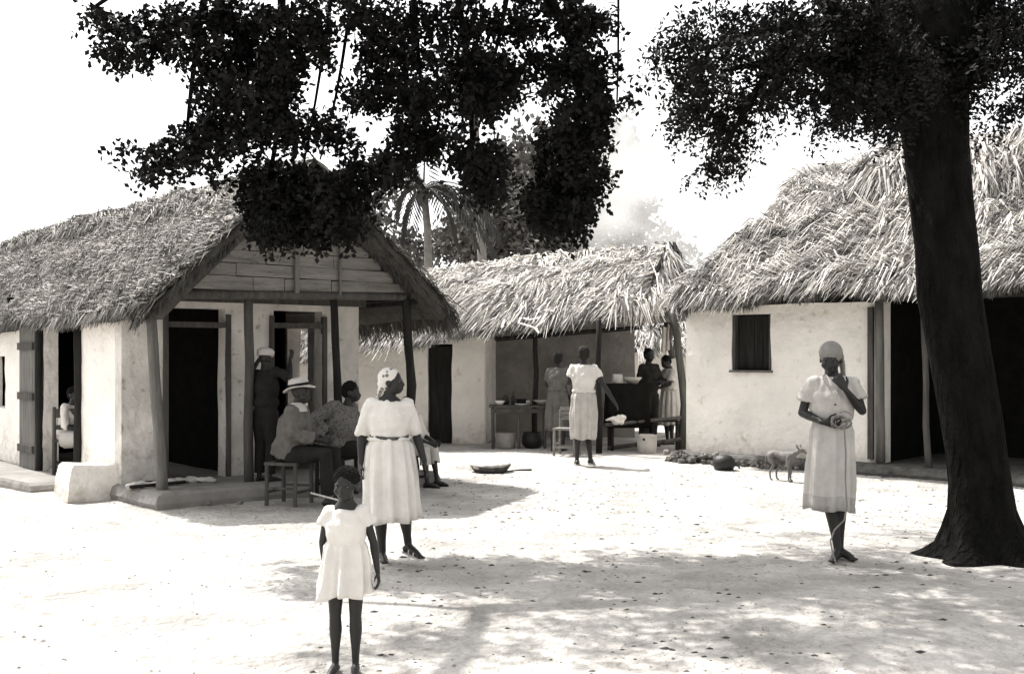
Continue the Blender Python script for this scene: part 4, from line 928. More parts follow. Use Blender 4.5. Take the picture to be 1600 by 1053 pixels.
# --- 1. woman walking, head turned (white blouse and skirt)
pX = P(608, 880, 8.1)
w1_ = thing('person', 'woman in white blouse and skirt with spotted headscarf, striding behind the small girl', 'woman', (pX.x, 8.1, 0), math.radians(8))
J = pose(1.42, hf=(.95, -.28, .05), hed=(.02, -.015, 1.50), shl=(.155, .0, 1.31), shr=(-.155, 0, 1.31), ell=(.225, .05, 1.06), wrl=(.29, -.02, .84), elr=(-.225, .03, 1.06), wrr=(-.23, -.03, .83),
         hpr=(-.085, 0, .86), knr=(-.075, -.02, .47), anr=(-.055, .06, .085), tor=(-.04, -.10, .03), hpl=(.085, 0, .86), knl=(.115, -.085, .50), anl=(.155, -.03, .165), tol=(.25, -.17, .075))
body(J, 'body', M['skin'], w1_, .0075, 1.08); eyes(J, w1_)
cap(J, 'headscarf', M['dots'], w1_, 1.0, 1.07, tail=[([(0, -.07, .01), (.0, -.10, -.06), (.0, -.125, -.13)], .055)], knot=(0, -.095, -.015))
top(J, 'blouse', M['white_cloth'], w1_, .014, 1.02, build=1.06, loose=.018, hemz=.02, neck=.74, flare=.0)
kk = J['k']
skirt('skirt', M['white_cloth'], w1_, [((0, 0, 1.055*kk), .135*kk, .115*kk), ((0, 0, .97*kk), .185*kk, .16*kk), ((.005, -.01, .72*kk), .215*kk, .20*kk), ((.015, -.02, .37*kk), .235*kk, .235*kk)], 11, .016, 1.0)
belt(J, M['wood'], w1_, 1.045*kk, .155*kk, .132*kk, .022)
for q in 'lr': sandal(J, q, M['straw'], w1_)

# --- 2. little girl
pX = P(541, 1051, 5.3)
g_ = thing('person', 'little girl in a short white dress standing in front of the walking woman', 'girl', (pX.x, 5.3, 0), math.radians(-4))
J = pose(.98, hed=(.0, -.02, 1.475), nek=(0, .01, 1.36), hf=(-.12, -1, -.05), shl=(.138, 0, 1.265), shr=(-.138, 0, 1.265), ell=(.205, .05, 1.02), wrl=(.25, -.01, .80), elr=(-.20, .06, 1.02), wrr=(-.165, .02, .80),
         knl=(.075, -.01, .45), knr=(-.085, -.01, .45), anl=(.07, .02, .075), anr=(-.09, .02, .075), hpl=(.08, 0, .82), hpr=(-.08, 0, .82), pel=(0, 0, .86), wai=(0, 0, 1.0), che=(0, 0, 1.17))
body(J, 'body', M['skin'], g_, .0048, .95, hs=1.16, curl=.7); eyes(J, g_, 1.16)
cap(J, 'hair', M['hair'], g_, 1.17, 1.07, bumps=60, vox=.005)
top(J, 'bodice', M['white_cloth'], g_, .014, .40, build=.98, loose=.016, hemz=.0, neck=.60, flare=.05, vox=.006)
kk = J['k']
skirt('skirt', M['white_cloth'], g_, [((0, 0, 1.03*kk), .145*kk, .115*kk), ((0, 0, .98*kk), .165*kk, .14*kk), ((0, 0, .80*kk), .185*kk, .17*kk), ((0.0, -.01, .612*kk), .205*kk, .19*kk)], 8, .017, 2.0)
# scalloped collar
cc = MB(); R = []
for e, dz in ((0, .0), (.012, -.004), (.02, -.018)):
    R.append([V((math.cos(a)*(.108+e)*kk, math.sin(a)*(.082+e)*kk, (1.262+dz-.05*max(0, -math.sin(a))+.010*math.cos(a*12)*(e > .015))*kk)) for a in [6.283*j/72 for j in range(72)]])
cc.rings(R, cap=False).build('collar', M['white_cloth'], g_, local=True, smooth=True)

# --- 3. woman at the right, hand at her chin
pX = P(1300, 872, 8.3)
w3 = thing('person', 'woman in pale belted shirt dress and headscarf holding her chin, standing beside the big trunk', 'woman', (pX.x, 8.3, 0), math.radians(-6))
J = pose(1.60, hf=(-.28, -1, -.32), hed=(-.015, -.03, 1.50), shl=(.15, .0, 1.315), shr=(-.15, 0, 1.315), ell=(.21, -.05, 1.11), wrl=(.065, -.19, 1.27), elr=(-.215, .02, 1.09), wrr=(-.09, -.175, 1.03),
         knl=(.055, -.02, .47), anl=(.06, .02, .08), tol=(.13, -.12, .02), knr=(-.02, -.03, .47), anr=(.03, -.06, .08), tor=(-.03, -.21, .02), hdl=(-.6, -.12, .9), pnl=(-.2, .9, .1), hdr=(1, -.15, -.1), pnr=(.1, .9, .3))
body(J, 'body', M['skin'], w3, .0078, .98, curl=.9); eyes(J, w3)
cap(J, 'headscarf', M['grey_cloth'], w3, 1.0, 1.16, tail=[([(-.065, -.03, .02), (-.08, -.03, -.06), (-.085, -.035, -.17)], .030)])
top(J, 'shirt_bodice', M['cream_cloth'], w3, .014, .60, build=1.02, loose=.016, hemz=.0, neck=.84, flare=.05)
kk = J['k']
skirt('skirt', M['cream_cloth'], w3, [((0, 0, 1.06*kk), .128*kk, .105*kk), ((0, 0, .96*kk), .158*kk, .14*kk), ((-.01, 0, .70*kk), .178*kk, .16*kk), ((-.02, 0, .365*kk), .180*kk, .175*kk)], 9, .013, 4.0, band=M['mid_cloth'])

belt(J, M['grey_cloth'], w3, 1.05*kk, .142*kk, .118*kk, .02)
for z in (1.24, 1.16, 1.09): MB().ell((0, -.125*kk-.01*(z < 1.2), z*kk), .008, .005, .008, n=8, m=6).build('button', M['wood'], w3, local=True)
# lapels
for q in (-1, 1): MB().add([(q*.02, -.118, 1.235), (q*.075, -.105, 1.30), (q*.085, -.075, 1.35), (q*.055, -.08, 1.36), (q*.02, -.126, 1.24), (q*.075, -.113, 1.30)], [(0, 1, 2, 3), (0, 4, 5, 1)]).build('collar', M['cream_cloth'], w3, local=True)
# bundle of vines in her hand, with one trailing to the ground
bx = pX.x; vn = MB()
for i in range(9):
    a0 = random.uniform(0, 6.28); r = random.uniform(.03, .06); c = V((bx+.01+random.uniform(-.03, .03), 8.3-.17-random.uniform(0, .04), 1.03+random.uniform(-.03, .03)))
    pts = [c+V((math.cos(a0+t)*r*1.1, math.sin(t*2+i)*.02, math.sin(a0+t)*r*.8)) for t in [6.283*j/16 for j in range(14)]]; vn.tube(pts, .005, 5)
tag(vn.build('twine_bundle', M['grey_cloth']), 'loose coil of twine held at the waist of the woman by the trunk', 'twine')
tw = MB(); pts = [V((bx+.03, 8.10, 1.0)), V((bx+.04, 8.09, .8)), V((bx+.035, 8.085, .6)), V((bx+.045, 8.08, .42)), V((bx+.02, 8.06, .32)), V((bx-.05, 8.06, .25)), V((bx-.08, 8.06, .17)), V((bx-.065, 8.05, .08)), V((bx-.05, 8.02, .01)), V((bx+.02, 8.0, .008))]
tw.tube(pts, .006, 6); tag(tw.build('twine', M['grey_cloth'], smooth=True), 'strand of twine trailing from the belt of the chin-holding woman to the ground', 'twine')

# --- 4. woman walking away in the middle
pX = P(912, 727, 15.3)
w4 = thing('person', 'woman in white top and pale gathered skirt walking away towards the open porch', 'woman', (pX.x, 15.3, 0), math.radians(172))
J = pose(1.63, hf=(.1, -1, 0), shl=(.15, 0, 1.325), shr=(-.15, 0, 1.325), ell=(.205, -.04, 1.12), wrl=(.22, -.20, 1.03), elr=(-.27, .03, 1.10), wrr=(-.41, -.06, .87),
         knr=(-.05, -.06, .48), anr=(-.10, .14, .12), tor=(-.13, 0.02, .03), knl=(.08, -.06, .47), anl=(.10, -.10, .08), tol=(.12, -.26, .02))
body(J, 'body', M['skin'], w4, .010); cap(J, 'headscarf', M['wood_dark'], w4, 1.0, 1.10, vox=.01)
top(J, 'blouse', M['white_cloth'], w4, .013, .55, build=1.0, loose=.012, hemz=.04, neck=.92, vox=.012)
kk = J['k']; skirt('skirt', M['cream_cloth'], w4, [((0, 0, 1.05*kk), .125*kk, .10*kk), ((0, 0, .95*kk), .165*kk, .14*kk), ((0, 0, .70*kk), .185*kk, .17*kk), ((0, 0, .375*kk), .165*kk, .175*kk)], 11, .014, 3.0)
for q in 'lr': sandal(J, q, M['straw'], w4)

# --- seated poses
def sit(H=1.6, lean=0., **ov):
    b = dict(pel=(0, 0, .52), wai=(0, -.01-lean*.3, .66), che=(0, -.02-lean*.7, .84), nek=(0, -.03-lean, 1.0), hed=(0, -.06-lean*1.1, 1.125), shl=(.155, -.03-lean*.9, .955), shr=(-.155, -.03-lean*.9, .955),
             ell=(.20, -.08-lean, .70), elr=(-.20, -.08-lean, .70), wrl=(.12, -.30-lean*.6, .62), wrr=(-.12, -.30-lean*.6, .62), hpl=(.09, -.03, .50), hpr=(-.09, -.03, .50), knl=(.12, -.44, .52), knr=(-.12, -.44, .52),
             anl=(.12, -.46, .08), anr=(-.12, -.46, .08), tol=(.13, -.62, .02), tor=(-.13, -.62, .02)); b.update(ov); return pose(H, **b)
def stool(loc, rz, label, w=.36, h=.46, d=.34, back=0, m='wood', name='stool', cat='stool', group=None):
    t = thing(name, label, cat, loc, rz, group); mb = MB().box((0, 0, h), w, d, .03).build('seat', M[m], t, local=True)
    for sx in (-1, 1):
        for sy in (-1, 1):
            hh = h if (sy < 0 or not back) else back
            MB().tube([(sx*(w/2-.02), sy*(d/2-.02), 0), (sx*(w/2-.025), sy*(d/2-.02), hh)], .021, 8).build('leg', M[m], t, local=True)
    for sy in (-1, 1): MB().box((0, sy*(d/2-.02), h*.32), w-.05, .018, .025).build('rung', M[m], t, local=True)
    for sx in (-1, 1): MB().box((sx*(w/2-.02), 0, h*.42), .018, d-.05, .025).build('rung', M[m], t, local=True)
    if back:
        for z in (h+.16, h+.30, back-.05): MB().box((0, d/2-.02, z), w-.05, .016, .055).build('back_slat', M[m], t, local=True)
    return t
# 5. man with straw hat on a stool
Ys = 11.35; pX = P(452, 790, Ys)
stool((pX.x, Ys, 0), math.radians(72), 'dark wooden stool under the man in the straw hat', .38, .42, .36, m='wood')
m5 = thing('person', 'man in straw hat and grey jacket sitting on a stool before the porch', 'man', (pX.x+.0, Ys, 0), math.radians(78))
J = sit(1.62, .06, hf=(.0, -1, -.1), pel=(0, .02, .50), wrl=(.04, -.36, .66), wrr=(-.06, -.36, .66), ell=(.20, -.12, .72), elr=(-.20, -.12, .72))
body(J, 'body', M['skin'], m5, .010, feet=True); pants(J, M['dark_cloth'], m5)
top(J, 'jacket', M['jacket'], m5, .022, 1.75, build=1.08, loose=.03, hemz=.19, neck=.9, flare=.02, vox=.012)
s_, f_, u_ = basis((.05, -1, .18)); c_ = J['hed']+V((0, .02, .055)); ht = MB()
def hatring(r, h): return [c_+(s_*math.cos(a)*r+f_*math.sin(a)*r*1.12)+u_*(h+.02*math.cos(2*a)*(r > .12)) for a in [6.283*j/28 for j in range(28)]]
ht.rings([hatring(r, h) for r, h in ((.095, .0), (.15, -.012), (.152, -.004), (.098, .012), (.094, .05), (.086, .085), (.06, .10), (.02, .098))])
hat = ht.build('straw_hat', M['straw'], m5, local=True, smooth=True)
MB().rings([hatring(r, h) for r, h in ((.099, .012), (.101, .014), (.099, .04), (.096, .04))]).build('hat_band', M['dark_cloth'], hat, local=True)
MB().rings([[J['nek']+V((math.cos(a)*r*1.1, math.sin(a)*r, h)) for a in [6.283*j/20 for j in range(20)]] for r, h in ((.06, .03), (.085, -.01), (.10, -.06))], cap=False).build('collar', M['cream_cloth'], m5, local=True)
# 6. seated person in grey behind the thin post
Y6 = 12.1; pX = P(526, 750, Y6)
stool((pX.x, Y6, .0), math.radians(70), 'low stool half hidden behind the middle porch post', .36, .40, .34, m='wood_dark')
m6 = thing('person', 'person in flowered grey shirt seated behind the thin porch post, elbow stuck out', 'person', (pX.x, Y6, 0), math.radians(80))
J = sit(1.6, .10, pel=(0, .0, .48), hf=(.2, -1, -.1), elr=(-.30, .22, .80), wrr=(-.14, -.05, .64), shr=(-.16, -.02, .98), ell=(.2, -.15, .72))
body(J, 'body', M['skin'], m6, .011); pants(J, M['dark_cloth'], m6); top(J, 'shirt', M['flowers'], m6, .024, 1.6, build=1.18, loose=.05, hemz=.16, vox=.012); cap(J, 'hair', M['hair'], m6, 1., 1.03, bumps=30, vox=.009)
# 7. person seated behind the walking woman, by the right post
Y7 = 12.9; pX = P(640, 757, Y7)
stool((pX.x, Y7, 0), math.radians(60), 'low stool at the foot of the right porch post', .34, .36, .32, m='wood_dark')
m7 = thing('person', 'person in pale striped clothes seated at the right porch post behind the walking woman', 'person', (pX.x, Y7, 0), math.radians(75))
J = sit(1.34, .04, pel=(0, 0, .46), knl=(.12, -.30, .52), anl=(.12, -.36, .08), tol=(.13, -.5, .02), knr=(-.12, -.26, .52), anr=(-.12, -.30, .08), tor=(-.13, -.46, .02), hf=(.2, -1, 0), hed=(0, .02, 1.13))
body(J, 'body', M['skin'], m7, .011); top(J, 'shirt', M['striped'], m7, .02, 1.3, build=1.08, loose=.03, hemz=.14, vox=.012); pants(J, M['cream_cloth'], m7, 'shorts', .03, .08); cap(J, 'hair', M['hair'], m7, 1., 1.03, bumps=30, vox=.009)
for q in 'lr': sandal(J, q, M['wood_dark'], m7)
# 8. man in a pale cap leaning on the porch post
Y8 = 12.0; pX = P(415, 760, Y8)
m8 = thing('person', 'dark clad man in a pale cap leaning with one hand on the porch post', 'man', (pX.x, Y8, .15), math.radians(150))
J = pose(1.42, hf=(.5, -1, -.2), hed=(.03, -.03, 1.50), elr=(-.30, -.10, 1.28), wrr=(-.17, -.25, 1.50), shr=(-.16, 0, 1.36), ell=(.31, -.05, 1.30), wrl=(.27, -.20, 1.52), hdl=(0, -.4, 1), hdr=(0, -.4, 1))
body(J, 'body', M['skin'], m8, .010); pants(J, M['dark_cloth'], m8); top(J, 'shirt', M['dark_cloth'], m8, .018, .9, loose=.02, hemz=.12, vox=.012)
s_, f_, u_ = basis(J['hf']); c_ = J['hed']+V((0, 0, .04)); cp = MB(); cp.rings([[c_+(s_*math.cos(a)*r+f_*math.sin(a)*r*1.15)+u_*h for a in [6.283*j/24 for j in range(24)]] for r, h in ((.085, -.01), (.092, .01), (.094, .045), (.075, .07), (.03, .08))])
cp.build('cap', M['cream_cloth'], m8, local=True, smooth=True); 
# 9. person inside the side doorway
q9 = LS(2.05, -.12, .1)
stool((q9.x, q9.y, .10), math.radians(200), 'chair inside the side doorway of the left hut', .34, .40, .32, back=.8, m='wood', name='chair', cat='chair')
m9 = thing('person', 'person in white seated just inside the side doorway of the left hut', 'person', (q9.x, q9.y, .10), math.radians(70))
J = sit(1.35, .05); body(J, 'body', M['skin'], m9, .011); top(J, 'blouse', M['white_cloth'], m9, .02, 1.2, loose=.02, hemz=.12, vox=.012); pants(J, M['cream_cloth'], m9, 'skirt', .05, .5); cap(J, 'hair', M['hair'], m9, 1., 1.03, bumps=24, vox=.009)
# 10-12. three people in the working porch
def standing(px, base, Y, H, rz, label, cat, topm, botm, cover, hf=(0, -1, 0), skirt_=True, z=0, scarf=None, **ov):
    p = P(px, base, Y); t = thing('person', label, cat, (p.x, Y, z), math.radians(rz)); J = pose(H, hf=hf, **ov); body(J, 'body', M['skin'], t, .012); k_ = J['k']
    top(J, 'blouse' if skirt_ else 'shirt', M[topm], t, .018, cover, loose=.02, hemz=.06 if skirt_ else .12, vox=.013)
    if skirt_: skirt('skirt', M[botm], t, [((0, 0, 1.05*k_), .12*k_, .10*k_), ((0, 0, .95*k_), .165*k_, .14*k_), ((0, 0, .7*k_), .19*k_, .17*k_), ((0, 0, .35*k_), .20*k_, .19*k_)], 10, .013, px)
    else: pants(J, M[botm], t)
    cap(J, 'headscarf' if scarf else 'hair', M[scarf or 'hair'], t, 1., 1.12 if scarf else 1.04, vox=.01, bumps=0 if scarf else 24)
    return t
standing(872, 700, 17.6, 1.56, 165, 'dim figure in dark dress standing at the table on the open porch', 'woman', 'jacket', 'jacket', .7, scarf='dark_cloth', wrl=(.10, -.26, 1.02), ell=(.2, -.06, 1.08))
standing(1014, 690, 18.6, 1.62, 30, 'dark clad person facing out at the far right end of the open porch', 'person', 'dark_cloth', 'dark_cloth', 1.6, skirt_=False, wrl=(.14, -.26, 1.08), ell=(.22, -.04, 1.08), wrr=(-.05, -.28, 1.06))
standing(1045, 690, 18.9, 1.52, -70, 'woman in pale skirt with bent head behind the crooked corner post', 'woman', 'cream_cloth', 'cream_cloth', .8, hf=(0, -1, -.5), scarf=None, hed=(0, -.06, 1.49), wrl=(.1, -.28, 1.02), wrr=(-.1, -.28, 1.0), ell=(.2, -.08, 1.1), elr=(-.2, -.08, 1.1))

# ================================================================ DOG
pD = P(1222, 752, 13.4); dg_ = thing('dog', 'thin short-haired pale dog standing by the stony footing, head turned aside', 'dog', (pD.x, 13.4, 0), math.radians(38))
d = MB(); k = .66   # faces local -Y
T = lambda pts, r, n=10: d.tube([V(p)*k for p in pts], [x*k for x in r], n, True)
T([(0, .27, .47), (0, .16, .50), (0, .02, .47), (0, -.12, .46), (0, -.24, .49)], [.062, .060, .068, .092, .072], 14)
T([(0, -.24, .50), (.03, -.30, .54), (.05, -.34, .565)], [.060, .048, .042])
d.ell(V((.065, -.36, .58))*k, .050*k, .058*k, .048*k); T([(.09, -.39, .565), (.14, -.45, .53)], [.032, .018])
for q in (-1, 1): d.tube([V((.055+q*.035, -.34, .615))*k, V((.05+q*.055, -.325, .67))*k, V((.055+q*.06, -.32, .70))*k], [.020*k, .016*k, .005*k], 6)
for q, o_ in ((-1, .0), (1, .05)):
    T([(q*.055, .22, .45), (q*.06, .20-o_, .36), (q*.062, .14-o_, .29), (q*.06, .23-o_, .16), (q*.06, .22-o_, .04), (q*.06, .18-o_, .02)], [.062, .052, .034, .020, .017, .020], 9)
    T([(q*.055, -.19, .45), (q*.06, -.17+o_, .32), (q*.06, -.20+o_, .20), (q*.06, -.19+o_, .05), (q*.06, -.225+o_, .02)], [.05, .034, .022, .017, .021], 9)
T([(0, .30, .49), (0, .37, .42), (0, .38, .32), (0, .41, .25)], [.022, .015, .012, .007], 7)
remesh(d, .006, 'body', M['dogfur'], dg_, 2)
for q in (-1, 1): MB().ell(V((.085+q*.03, -.405, .592))*k, .007, .007, .007, n=8, m=6).build('eye', M['iris'], dg_, local=True)
MB().ell(V((.150, -.463, .528))*k, .009, .009, .008, n=8, m=6).build('nose', M['iris'], dg_, local=True)

# ================================================================ THINGS ABOUT THE YARD
# winnowing basket with cloth and a long spoon
Yb = 14.5; c = P(766, 737, Yb); bs = thing('basket', 'flat woven basket heaped with pale stuff on the sunny ground', 'basket', (c.x, Yb, 0))
mb = MB(); prof = ((.20, .0), (.235, .03), (.265, .075), (.272, .08), (.255, .07), (.225, .035), (.12, .028), (.02, .026))
mb.rings([[V((c.x+math.cos(a)*r*(1+.03*math.sin(a*3)), Yb+math.sin(a)*r, h+.012*math.sin(a*2+1)*(r > .2))) for a in [6.283*j/36 for j in range(36)]] for r, h in prof]); mb.build('tray', M['wood'], bs)
mb = MB(); R = []
for r, h in ((.24, .06), (.26, .10), (.20, .115), (.12, .10), (.04, .085), (.005, .08)): R.append([V((c.x-.01+math.cos(a)*r*(1+.12*noise.noise(V((math.cos(a)*2, math.sin(a)*2, r*9)))), Yb+math.sin(a)*r, h+.03*noise.noise(V((math.cos(a)*3*r*4, math.sin(a)*3*r*4, 5))))) for a in [6.283*j/40 for j in range(40)]])
mb.rings(R).build('contents', M['straw'], bs, smooth=True)
mb = MB(); mb.tube([P(795, 739, 14.35), P(812, 738, 14.4)+V((0, 0, .01)), P(831, 737, 14.4)], [.016, .013, .02], 8); mb.ell(P(795, 739, 14.35)+V((-.02, 0, 0)), .05, .03, .014); mb.v = [V((p.x, p.y, max(p.z, .004)+.02)) for p in mb.v]
tag(mb.build('wooden_spoon', M['wood_dark']), 'long dark wooden spoon lying beside the flat basket', 'spoon')
# round pot by the footing
Yk = 14.75; c = P(1131, 733, Yk); pt = thing('cooking_pot', 'round black pot lying bottom up against the stony footing', 'pot', (c.x, Yk, 0))
mb = MB(); mb.rings([[V((c.x+math.cos(a)*r, Yk+math.sin(a)*r, h)) for a in [6.283*j/32 for j in range(32)]] for r, h in ((.11, .01), (.125, .02), (.145, .06), (.15, .10), (.135, .15), (.10, .185), (.05, .20), (.01, .203))]); mb.build('bowl', M['iron'], pt, smooth=True)
mb = MB(); mb.tube([V((c.x+math.cos(a)*.118, Yk+math.sin(a)*.118, .014)) for a in [6.283*j/24 for j in range(25)]], .010, 6); mb.build('rim', M['iron'], pt)
MB().tube([V((c.x+.14, Yk-.02, .07)), V((c.x+.19, Yk-.03, .05)), V((c.x+.20, Yk-.03, .02))], .012, 6).build('handle', M['iron'], pt)
# pale bucket with a hole
Yc = 17.3; c = P(1011, 707, Yc); bu = thing('bucket', 'pale battered tin bucket with a dark hole standing before the porch', 'bucket', (c.x, Yc, 0))
mb = MB(); mb.rings([[V((c.x+math.cos(a)*r, Yc+math.sin(a)*r, h)) for a in [6.283*j/28 for j in range(28)]] for r, h in ((.13, .0), (.142, .01), (.152, .15), (.155, .27), (.160, .275), (.160, .285), (.148, .285), (.140, .2), (.13, .03), (.01, .03))]); mb.build('pail', M['metal'], bu, smooth=True)
MB().ell((c.x-.06, Yc-.138, .22), .028, .012, .022, n=10, m=6).build('hole_patch', M['iron'], bu, smooth=True)
MB().tube([V((c.x-.15, Yc, .27)), V((c.x-.10, Yc+.04, .30)), V((c.x, Yc+.07, .31)), V((c.x+.1, Yc+.04, .30)), V((c.x+.15, Yc, .27))], .005, 6).build('handle', M['iron'], bu)
# work table with crockery, basin beneath
Yt_ = 18.25
def tbl(name, label, x0, x1, y, top_, dep, m, legs=3):
    t = thing(name, label, 'table', ((x0+x1)/2, y, 0)); MB().box(((x0+x1)/2, y, top_), x1-x0, dep, .035).build('table_top', M[m], t)
    for i in range(legs):
        for sy in (-1, 1): x = x0+.06+(x1-x0-.12)*i/(legs-1); MB().tube([(x+.01, y+sy*(dep/2-.04), 0), (x, y+sy*(dep/2-.05), top_-.018)], .024, 7).build('leg', M[m], t)
    MB().box(((x0+x1)/2, y-dep/2+.03, top_-.07), x1-x0-.1, .02, .07).build('apron', M[m], t)
    return t
a = P(764, 634, Yt_); b = P(856, 634, Yt_); th_ = a.z
tbl('table', 'rough wooden table laden with crockery against the grey porch wall', a.x, b.x, Yt_, th_, .5, 'wood')
def lathe(name, label, cat, x, y, z, prof, m, group=None):
    o = MB().rings([[V((x+math.cos(a)*r, y+math.sin(a)*r, z+h)) for a in [6.283*j/20 for j in range(20)]] for r, h in prof]).build(name, M[m], smooth=True); tag(o, label, cat, group); return o
zt_ = th_+.018
lathe('bowl', 'white enamel bowl, leftmost thing on the rough table', 'bowl', P(781, 0, Yt_).x, Yt_-.12, zt_, ((.03, 0), (.05, .01), (.085, .07), (.08, .07), (.04, .02), (.01, .018)), 'white_cloth')
lathe('jar', 'dark jar behind the white bowl on the rough table', 'jar', P(790, 0, Yt_).x, Yt_+.08, zt_, ((.045, 0), (.06, .04), (.055, .11), (.03, .14), (.035, .16), (.01, .16)), 'iron')
lathe('bottle', 'dark bottle standing tallest on the rough table', 'bottle', P(802, 0, Yt_).x, Yt_+.02, zt_, ((.032, 0), (.036, .02), (.036, .12), (.012, .17), (.012, .22), (.004, .22)), 'iron')
lathe('cooking_pot', 'black pot beside the tall bottle on the rough table', 'pot', P(815, 0, Yt_).x, Yt_+.08, zt_, ((.06, 0), (.09, .03), (.09, .09), (.095, .095), (.08, .095), (.01, .08)), 'iron')
lathe('cup', 'small tin cup near the pot on the rough table', 'cup', P(825, 0, Yt_).x, Yt_-.02, zt_, ((.03, 0), (.035, .07), (.032, .07), (.01, .01)), 'metal')
lathe('plate', 'pale plate near the front edge of the rough table', 'plate', P(815, 0, Yt_).x, Yt_-.16, zt_, ((.05, 0), (.12, .018), (.118, .024), (.05, .01), (.01, .008)), 'cream_cloth')
lathe('bowl', 'shallow grey bowl at the porch post end of the rough table', 'bowl', P(846, 0, Yt_).x, Yt_-.10, zt_, ((.05, 0), (.10, .05), (.14, .075), (.135, .08), (.05, .02), (.01, .018)), 'mid_cloth')
lathe('basin', 'grey tin basin standing on the ground under the rough table', 'basin', P(790, 0, Yt_).x, Yt_-.05, 0, ((.12, 0), (.15, .02), (.175, .24), (.185, .25), (.165, .24), (.13, .03), (.01, .03)), 'mid_cloth')
lathe('cooking_pot', 'black pot on the ground under the right end of the rough table', 'pot', P(832, 0, Yt_).x, Yt_-.0, 0, ((.11, 0), (.17, .06), (.18, .16), (.15, .24), (.16, .26), (.13, .26), (.01, .25)), 'iron')
# ladder-back chair
c = P(886, 703, 16.9); stool((c.x, 16.9, 0), math.radians(-20), 'pale ladder-back chair beside the woman walking away', .36, .40, .34, back=.68, m='plank', name='chair', cat='chair')
# dark cloth-covered table with things on it
Yd = 17.9; a = P(950, 602, Yd); b = P(1008, 602, Yd)
dt = thing('table', 'table hidden under a hanging black cloth between the two porch posts', 'table', ((a.x+b.x)/2, Yd, 0))
MB().box(((a.x+b.x)/2, Yd, a.z), b.x-a.x, .6, .03).build('table_top', M['wood_dark'], dt)
for sx in (a.x+.05, b.x-.05):
    for sy in (-.25, .25): MB().tube([(sx, Yd+sy, 0), (sx, Yd+sy, a.z-.015)], .024, 7).build('leg', M['wood_dark'], dt)
cl_ = MB(); R = []
for z, e in ((a.z+.025, -.04), (a.z+.022, .012), (a.z-.15, .018), (a.z-.4, .03), (a.z-.66, .04)):
    r = []
    for j in range(64):
        t_ = j/64*4; s_ = int(t_); q = t_-s_; cs = [(-1, -1), (1, -1), (1, 1), (-1, 1)]; x_ = cs[s_][0]*(1-q)+cs[(s_+1) % 4][0]*q; y_ = cs[s_][1]*(1-q)+cs[(s_+1) % 4][1]*q; w_ = e+.012*math.sin(j*1.3)*(z < a.z)
        r.append(V(((a.x+b.x)/2+x_*((b.x-a.x)/2+w_), Yd+y_*(.3+w_), z)))
    R.append(r)
tag(cl_.rings(R).build('tablecloth', M['shade_cloth_black'], smooth=True), 'black cloth hanging over the table on the porch', 'tablecloth')
tag(MB().rings([[V((P(966, 0, Yd).x+(math.cos(q)*r)-.12*h, Yd-.05+math.sin(q)*r, a.z+.03+h)) for q in [6.283*j/16 for j in range(16)]] for r, h in ((.08, 0), (.09, .02), (.075, .15), (.06, .15), (.06, .02), (.01, .02))]).build('tin', M['metal'], smooth=True), 'leaning tin can on the black covered table', 'tin')
lathe('basin', 'pale enamel basin on the black covered table', 'basin', P(988, 0, Yd).x, Yd-.05, a.z+.026, ((.08, 0), (.12, .06), (.15, .10), (.145, .105), (.08, .02), (.01, .02)), 'metal')
# low bench rails in front of the porch, white cloth on one
bn = thing('bench', 'rustic pole bench running along the open end of the porch', 'bench', (P(1005, 700, 17.6).x, 17.6, 0))
beam(bn, P(945, 664, 17.5), P(1064, 652, 17.7), .032, 'wood', name='rail', seed=71); beam(bn, P(950, 700, 17.7), P(1064, 686, 17.8), .035, 'wood', name='rail', seed=72)
MB().box((P(1005, 0, 17.85).x, 17.85, P(0, 658, 17.7).z), 1.1, .28, .03).build('seat', M['wood_dark'], bn)
for px in (952, 1020, 1058): MB().tube([P(px, 556, 17.85)-V((0, 0, 1.5)), P(px, 657, 17.85)], .03, 7).build('leg', M['wood_dark'], bn)
mb = MB(); cc_ = P(966, 656, 17.45); mb.ell(cc_, .12, .07, .065, n=22, m=14); mb.ell(cc_+V((-.12, 0, .01)), .09, .03, .02, n=14, m=8); mb.ell(cc_+V((.05, -.02, .05)), .07, .05, .04, n=14, m=8)
mb.v = [p+V((noise.noise(p*19), noise.noise(p*21+V((3, 0, 0))), noise.noise(p*17+V((0, 7, 0)))))*.035 for p in mb.v]
tag(remesh(mb, .012, 'cloth', M['white_cloth'], None, 1), 'crumpled white cloth lying on the pole bench', 'cloth')
# washing hung in the open end
def hung(px0, px1, y0, y1, Y, m, label):
    a = P(px0, y0, Y); b = P(px1, y1, Y); vs = []; fs = []; nx, nz = 14, 10
    for j in range(nz+1):
        for i in range(nx+1): u = i/nx; t = j/nz; vs.append((a.x+(b.x-a.x)*u+.02*math.sin(t*3+i), Y+.035*math.sin(u*14+t*2), a.z+(b.z-a.z)*t-.03*math.sin(u*5)*t))
    for j in range(nz):
        for i in range(nx): q = j*(nx+1)+i; fs.append((q, q+1, q+nx+2, q+nx+1))
    o = obj('washing', vs, fs, m, smooth=True); q = o.modifiers.new('t', 'SOLIDIFY'); q.thickness = .006; tag(o, label, 'cloth', None)
hung(1033, 1050, 508, 548, 18.6, M['cream_cloth'], 'pale cloth hanging in the open end of the porch, beside the crooked post')
hung(1052, 1064, 512, 552, 18.75, M['grey_cloth'], 'grey cloth hanging in the open end of the porch, closest to the white wall')
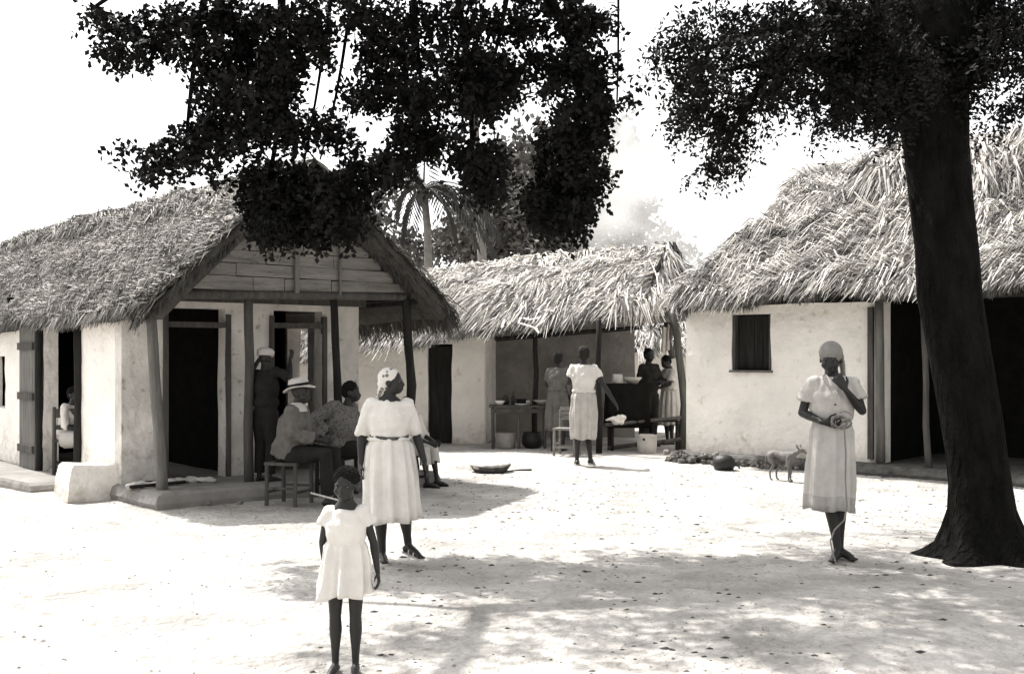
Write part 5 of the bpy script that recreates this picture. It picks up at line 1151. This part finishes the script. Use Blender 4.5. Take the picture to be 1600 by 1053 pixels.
# heap of rags by the left hut corner
q = LF(.35, .28, .17); rg = MB()
for i in range(7):
    p = LF(-.02+.13*i, .35+random.uniform(-.08, .08), .185); rg.ell(p, random.uniform(.06, .12), random.uniform(.05, .09), random.uniform(.02, .045), n=14, m=8)
rg.v = [p+V((noise.noise(p*15), noise.noise(p*15+V((3, 0, 0))), noise.noise(p*15+V((0, 7, 0)))))*.03 for p in rg.v]
tag(remesh(rg, .012, 'rags', M['cream_cloth'], None, 1), 'heap of pale rags on the step at the corner of the left hut', 'rags')
for i, (s, d_, l_) in enumerate(((.0, .50, .5), (.25, .22, .45))):
    mb = MB().tube([LF(s-.1, d_, .185), LF(s+l_, d_-.05+.1*i, .19)], .018, 7); tag(mb.build('stick', M['wood_dark']), ['dark stick lying before the heap of rags', 'dark stick lying behind the heap of rags'][i], 'stick')
mb = MB().tube([P(486, 770, 11.0), P(528, 781, 10.7)], .010, 7); mb.v = [V((p.x, p.y, p.z)) for p in mb.v]
tag(mb.build('cane', M['straw']), 'thin pale cane sticking out from the stool of the hatted man', 'cane')
for i, (px, py, r) in enumerate(((322, 790, .05), (375, 788, .03), (1080, 712, .07), (300, 783, .035))):
    Yr = 1.5*F/(py-556); o = rock('stone', (P(px, py, Yr).x, Yr, r*.4), r, M['stone'], None, seed=90+i); tag(o, ['pale stone lying by the edge of the porch step', 'smaller stone beneath the leaning man at the step edge', 'pale stone at the left end of the stony footing', 'small stone in front of the leaning corner post'][i], 'stone')

# ================================================================ AIR
sm = MB()
R = []
for z, r_, cx in ((.2, .6, 3.4), (1.5, 1.3, 3.5), (3.5, 2.0, 3.7), (6, 2.6, 4.1), (8.5, 2.6, 4.6), (10.5, 1.6, 5.0)):
    R.append([V((cx+math.cos(a)*r_*(1+.2*math.sin(a*3+z)), 31.5+math.sin(a)*r_*1.1, z)) for a in [6.283*j/20 for j in range(20)]])
so = sm.rings(R).build('smoke', None); tag(so, 'pale drifting smoke rising behind the huts', kind='stuff')
m_s = bpy.data.materials.new('smoke'); m_s.use_nodes = True; t = m_s.node_tree; t.nodes.clear(); pv = t.nodes.new('ShaderNodeVolumePrincipled'); oo = t.nodes.new('ShaderNodeOutputMaterial')
pv.inputs['Color'].default_value = (.99, .98, .96, 1); nz = t.nodes.new('ShaderNodeTexNoise'); nz.inputs['Scale'].default_value = .55; nz.inputs['Detail'].default_value = 3
tcn = t.nodes.new('ShaderNodeTexCoord'); t.links.new(tcn.outputs['Object'], nz.inputs['Vector']); mr = t.nodes.new('ShaderNodeMapRange'); mr.inputs[1].default_value = .42; mr.inputs[2].default_value = .7; mr.inputs[4].default_value = .45
t.links.new(nz.outputs[0], mr.inputs[0]); t.links.new(mr.outputs[0], pv.inputs['Density']); t.links.new(pv.outputs[0], oo.inputs['Volume']); so.data.materials.append(m_s)
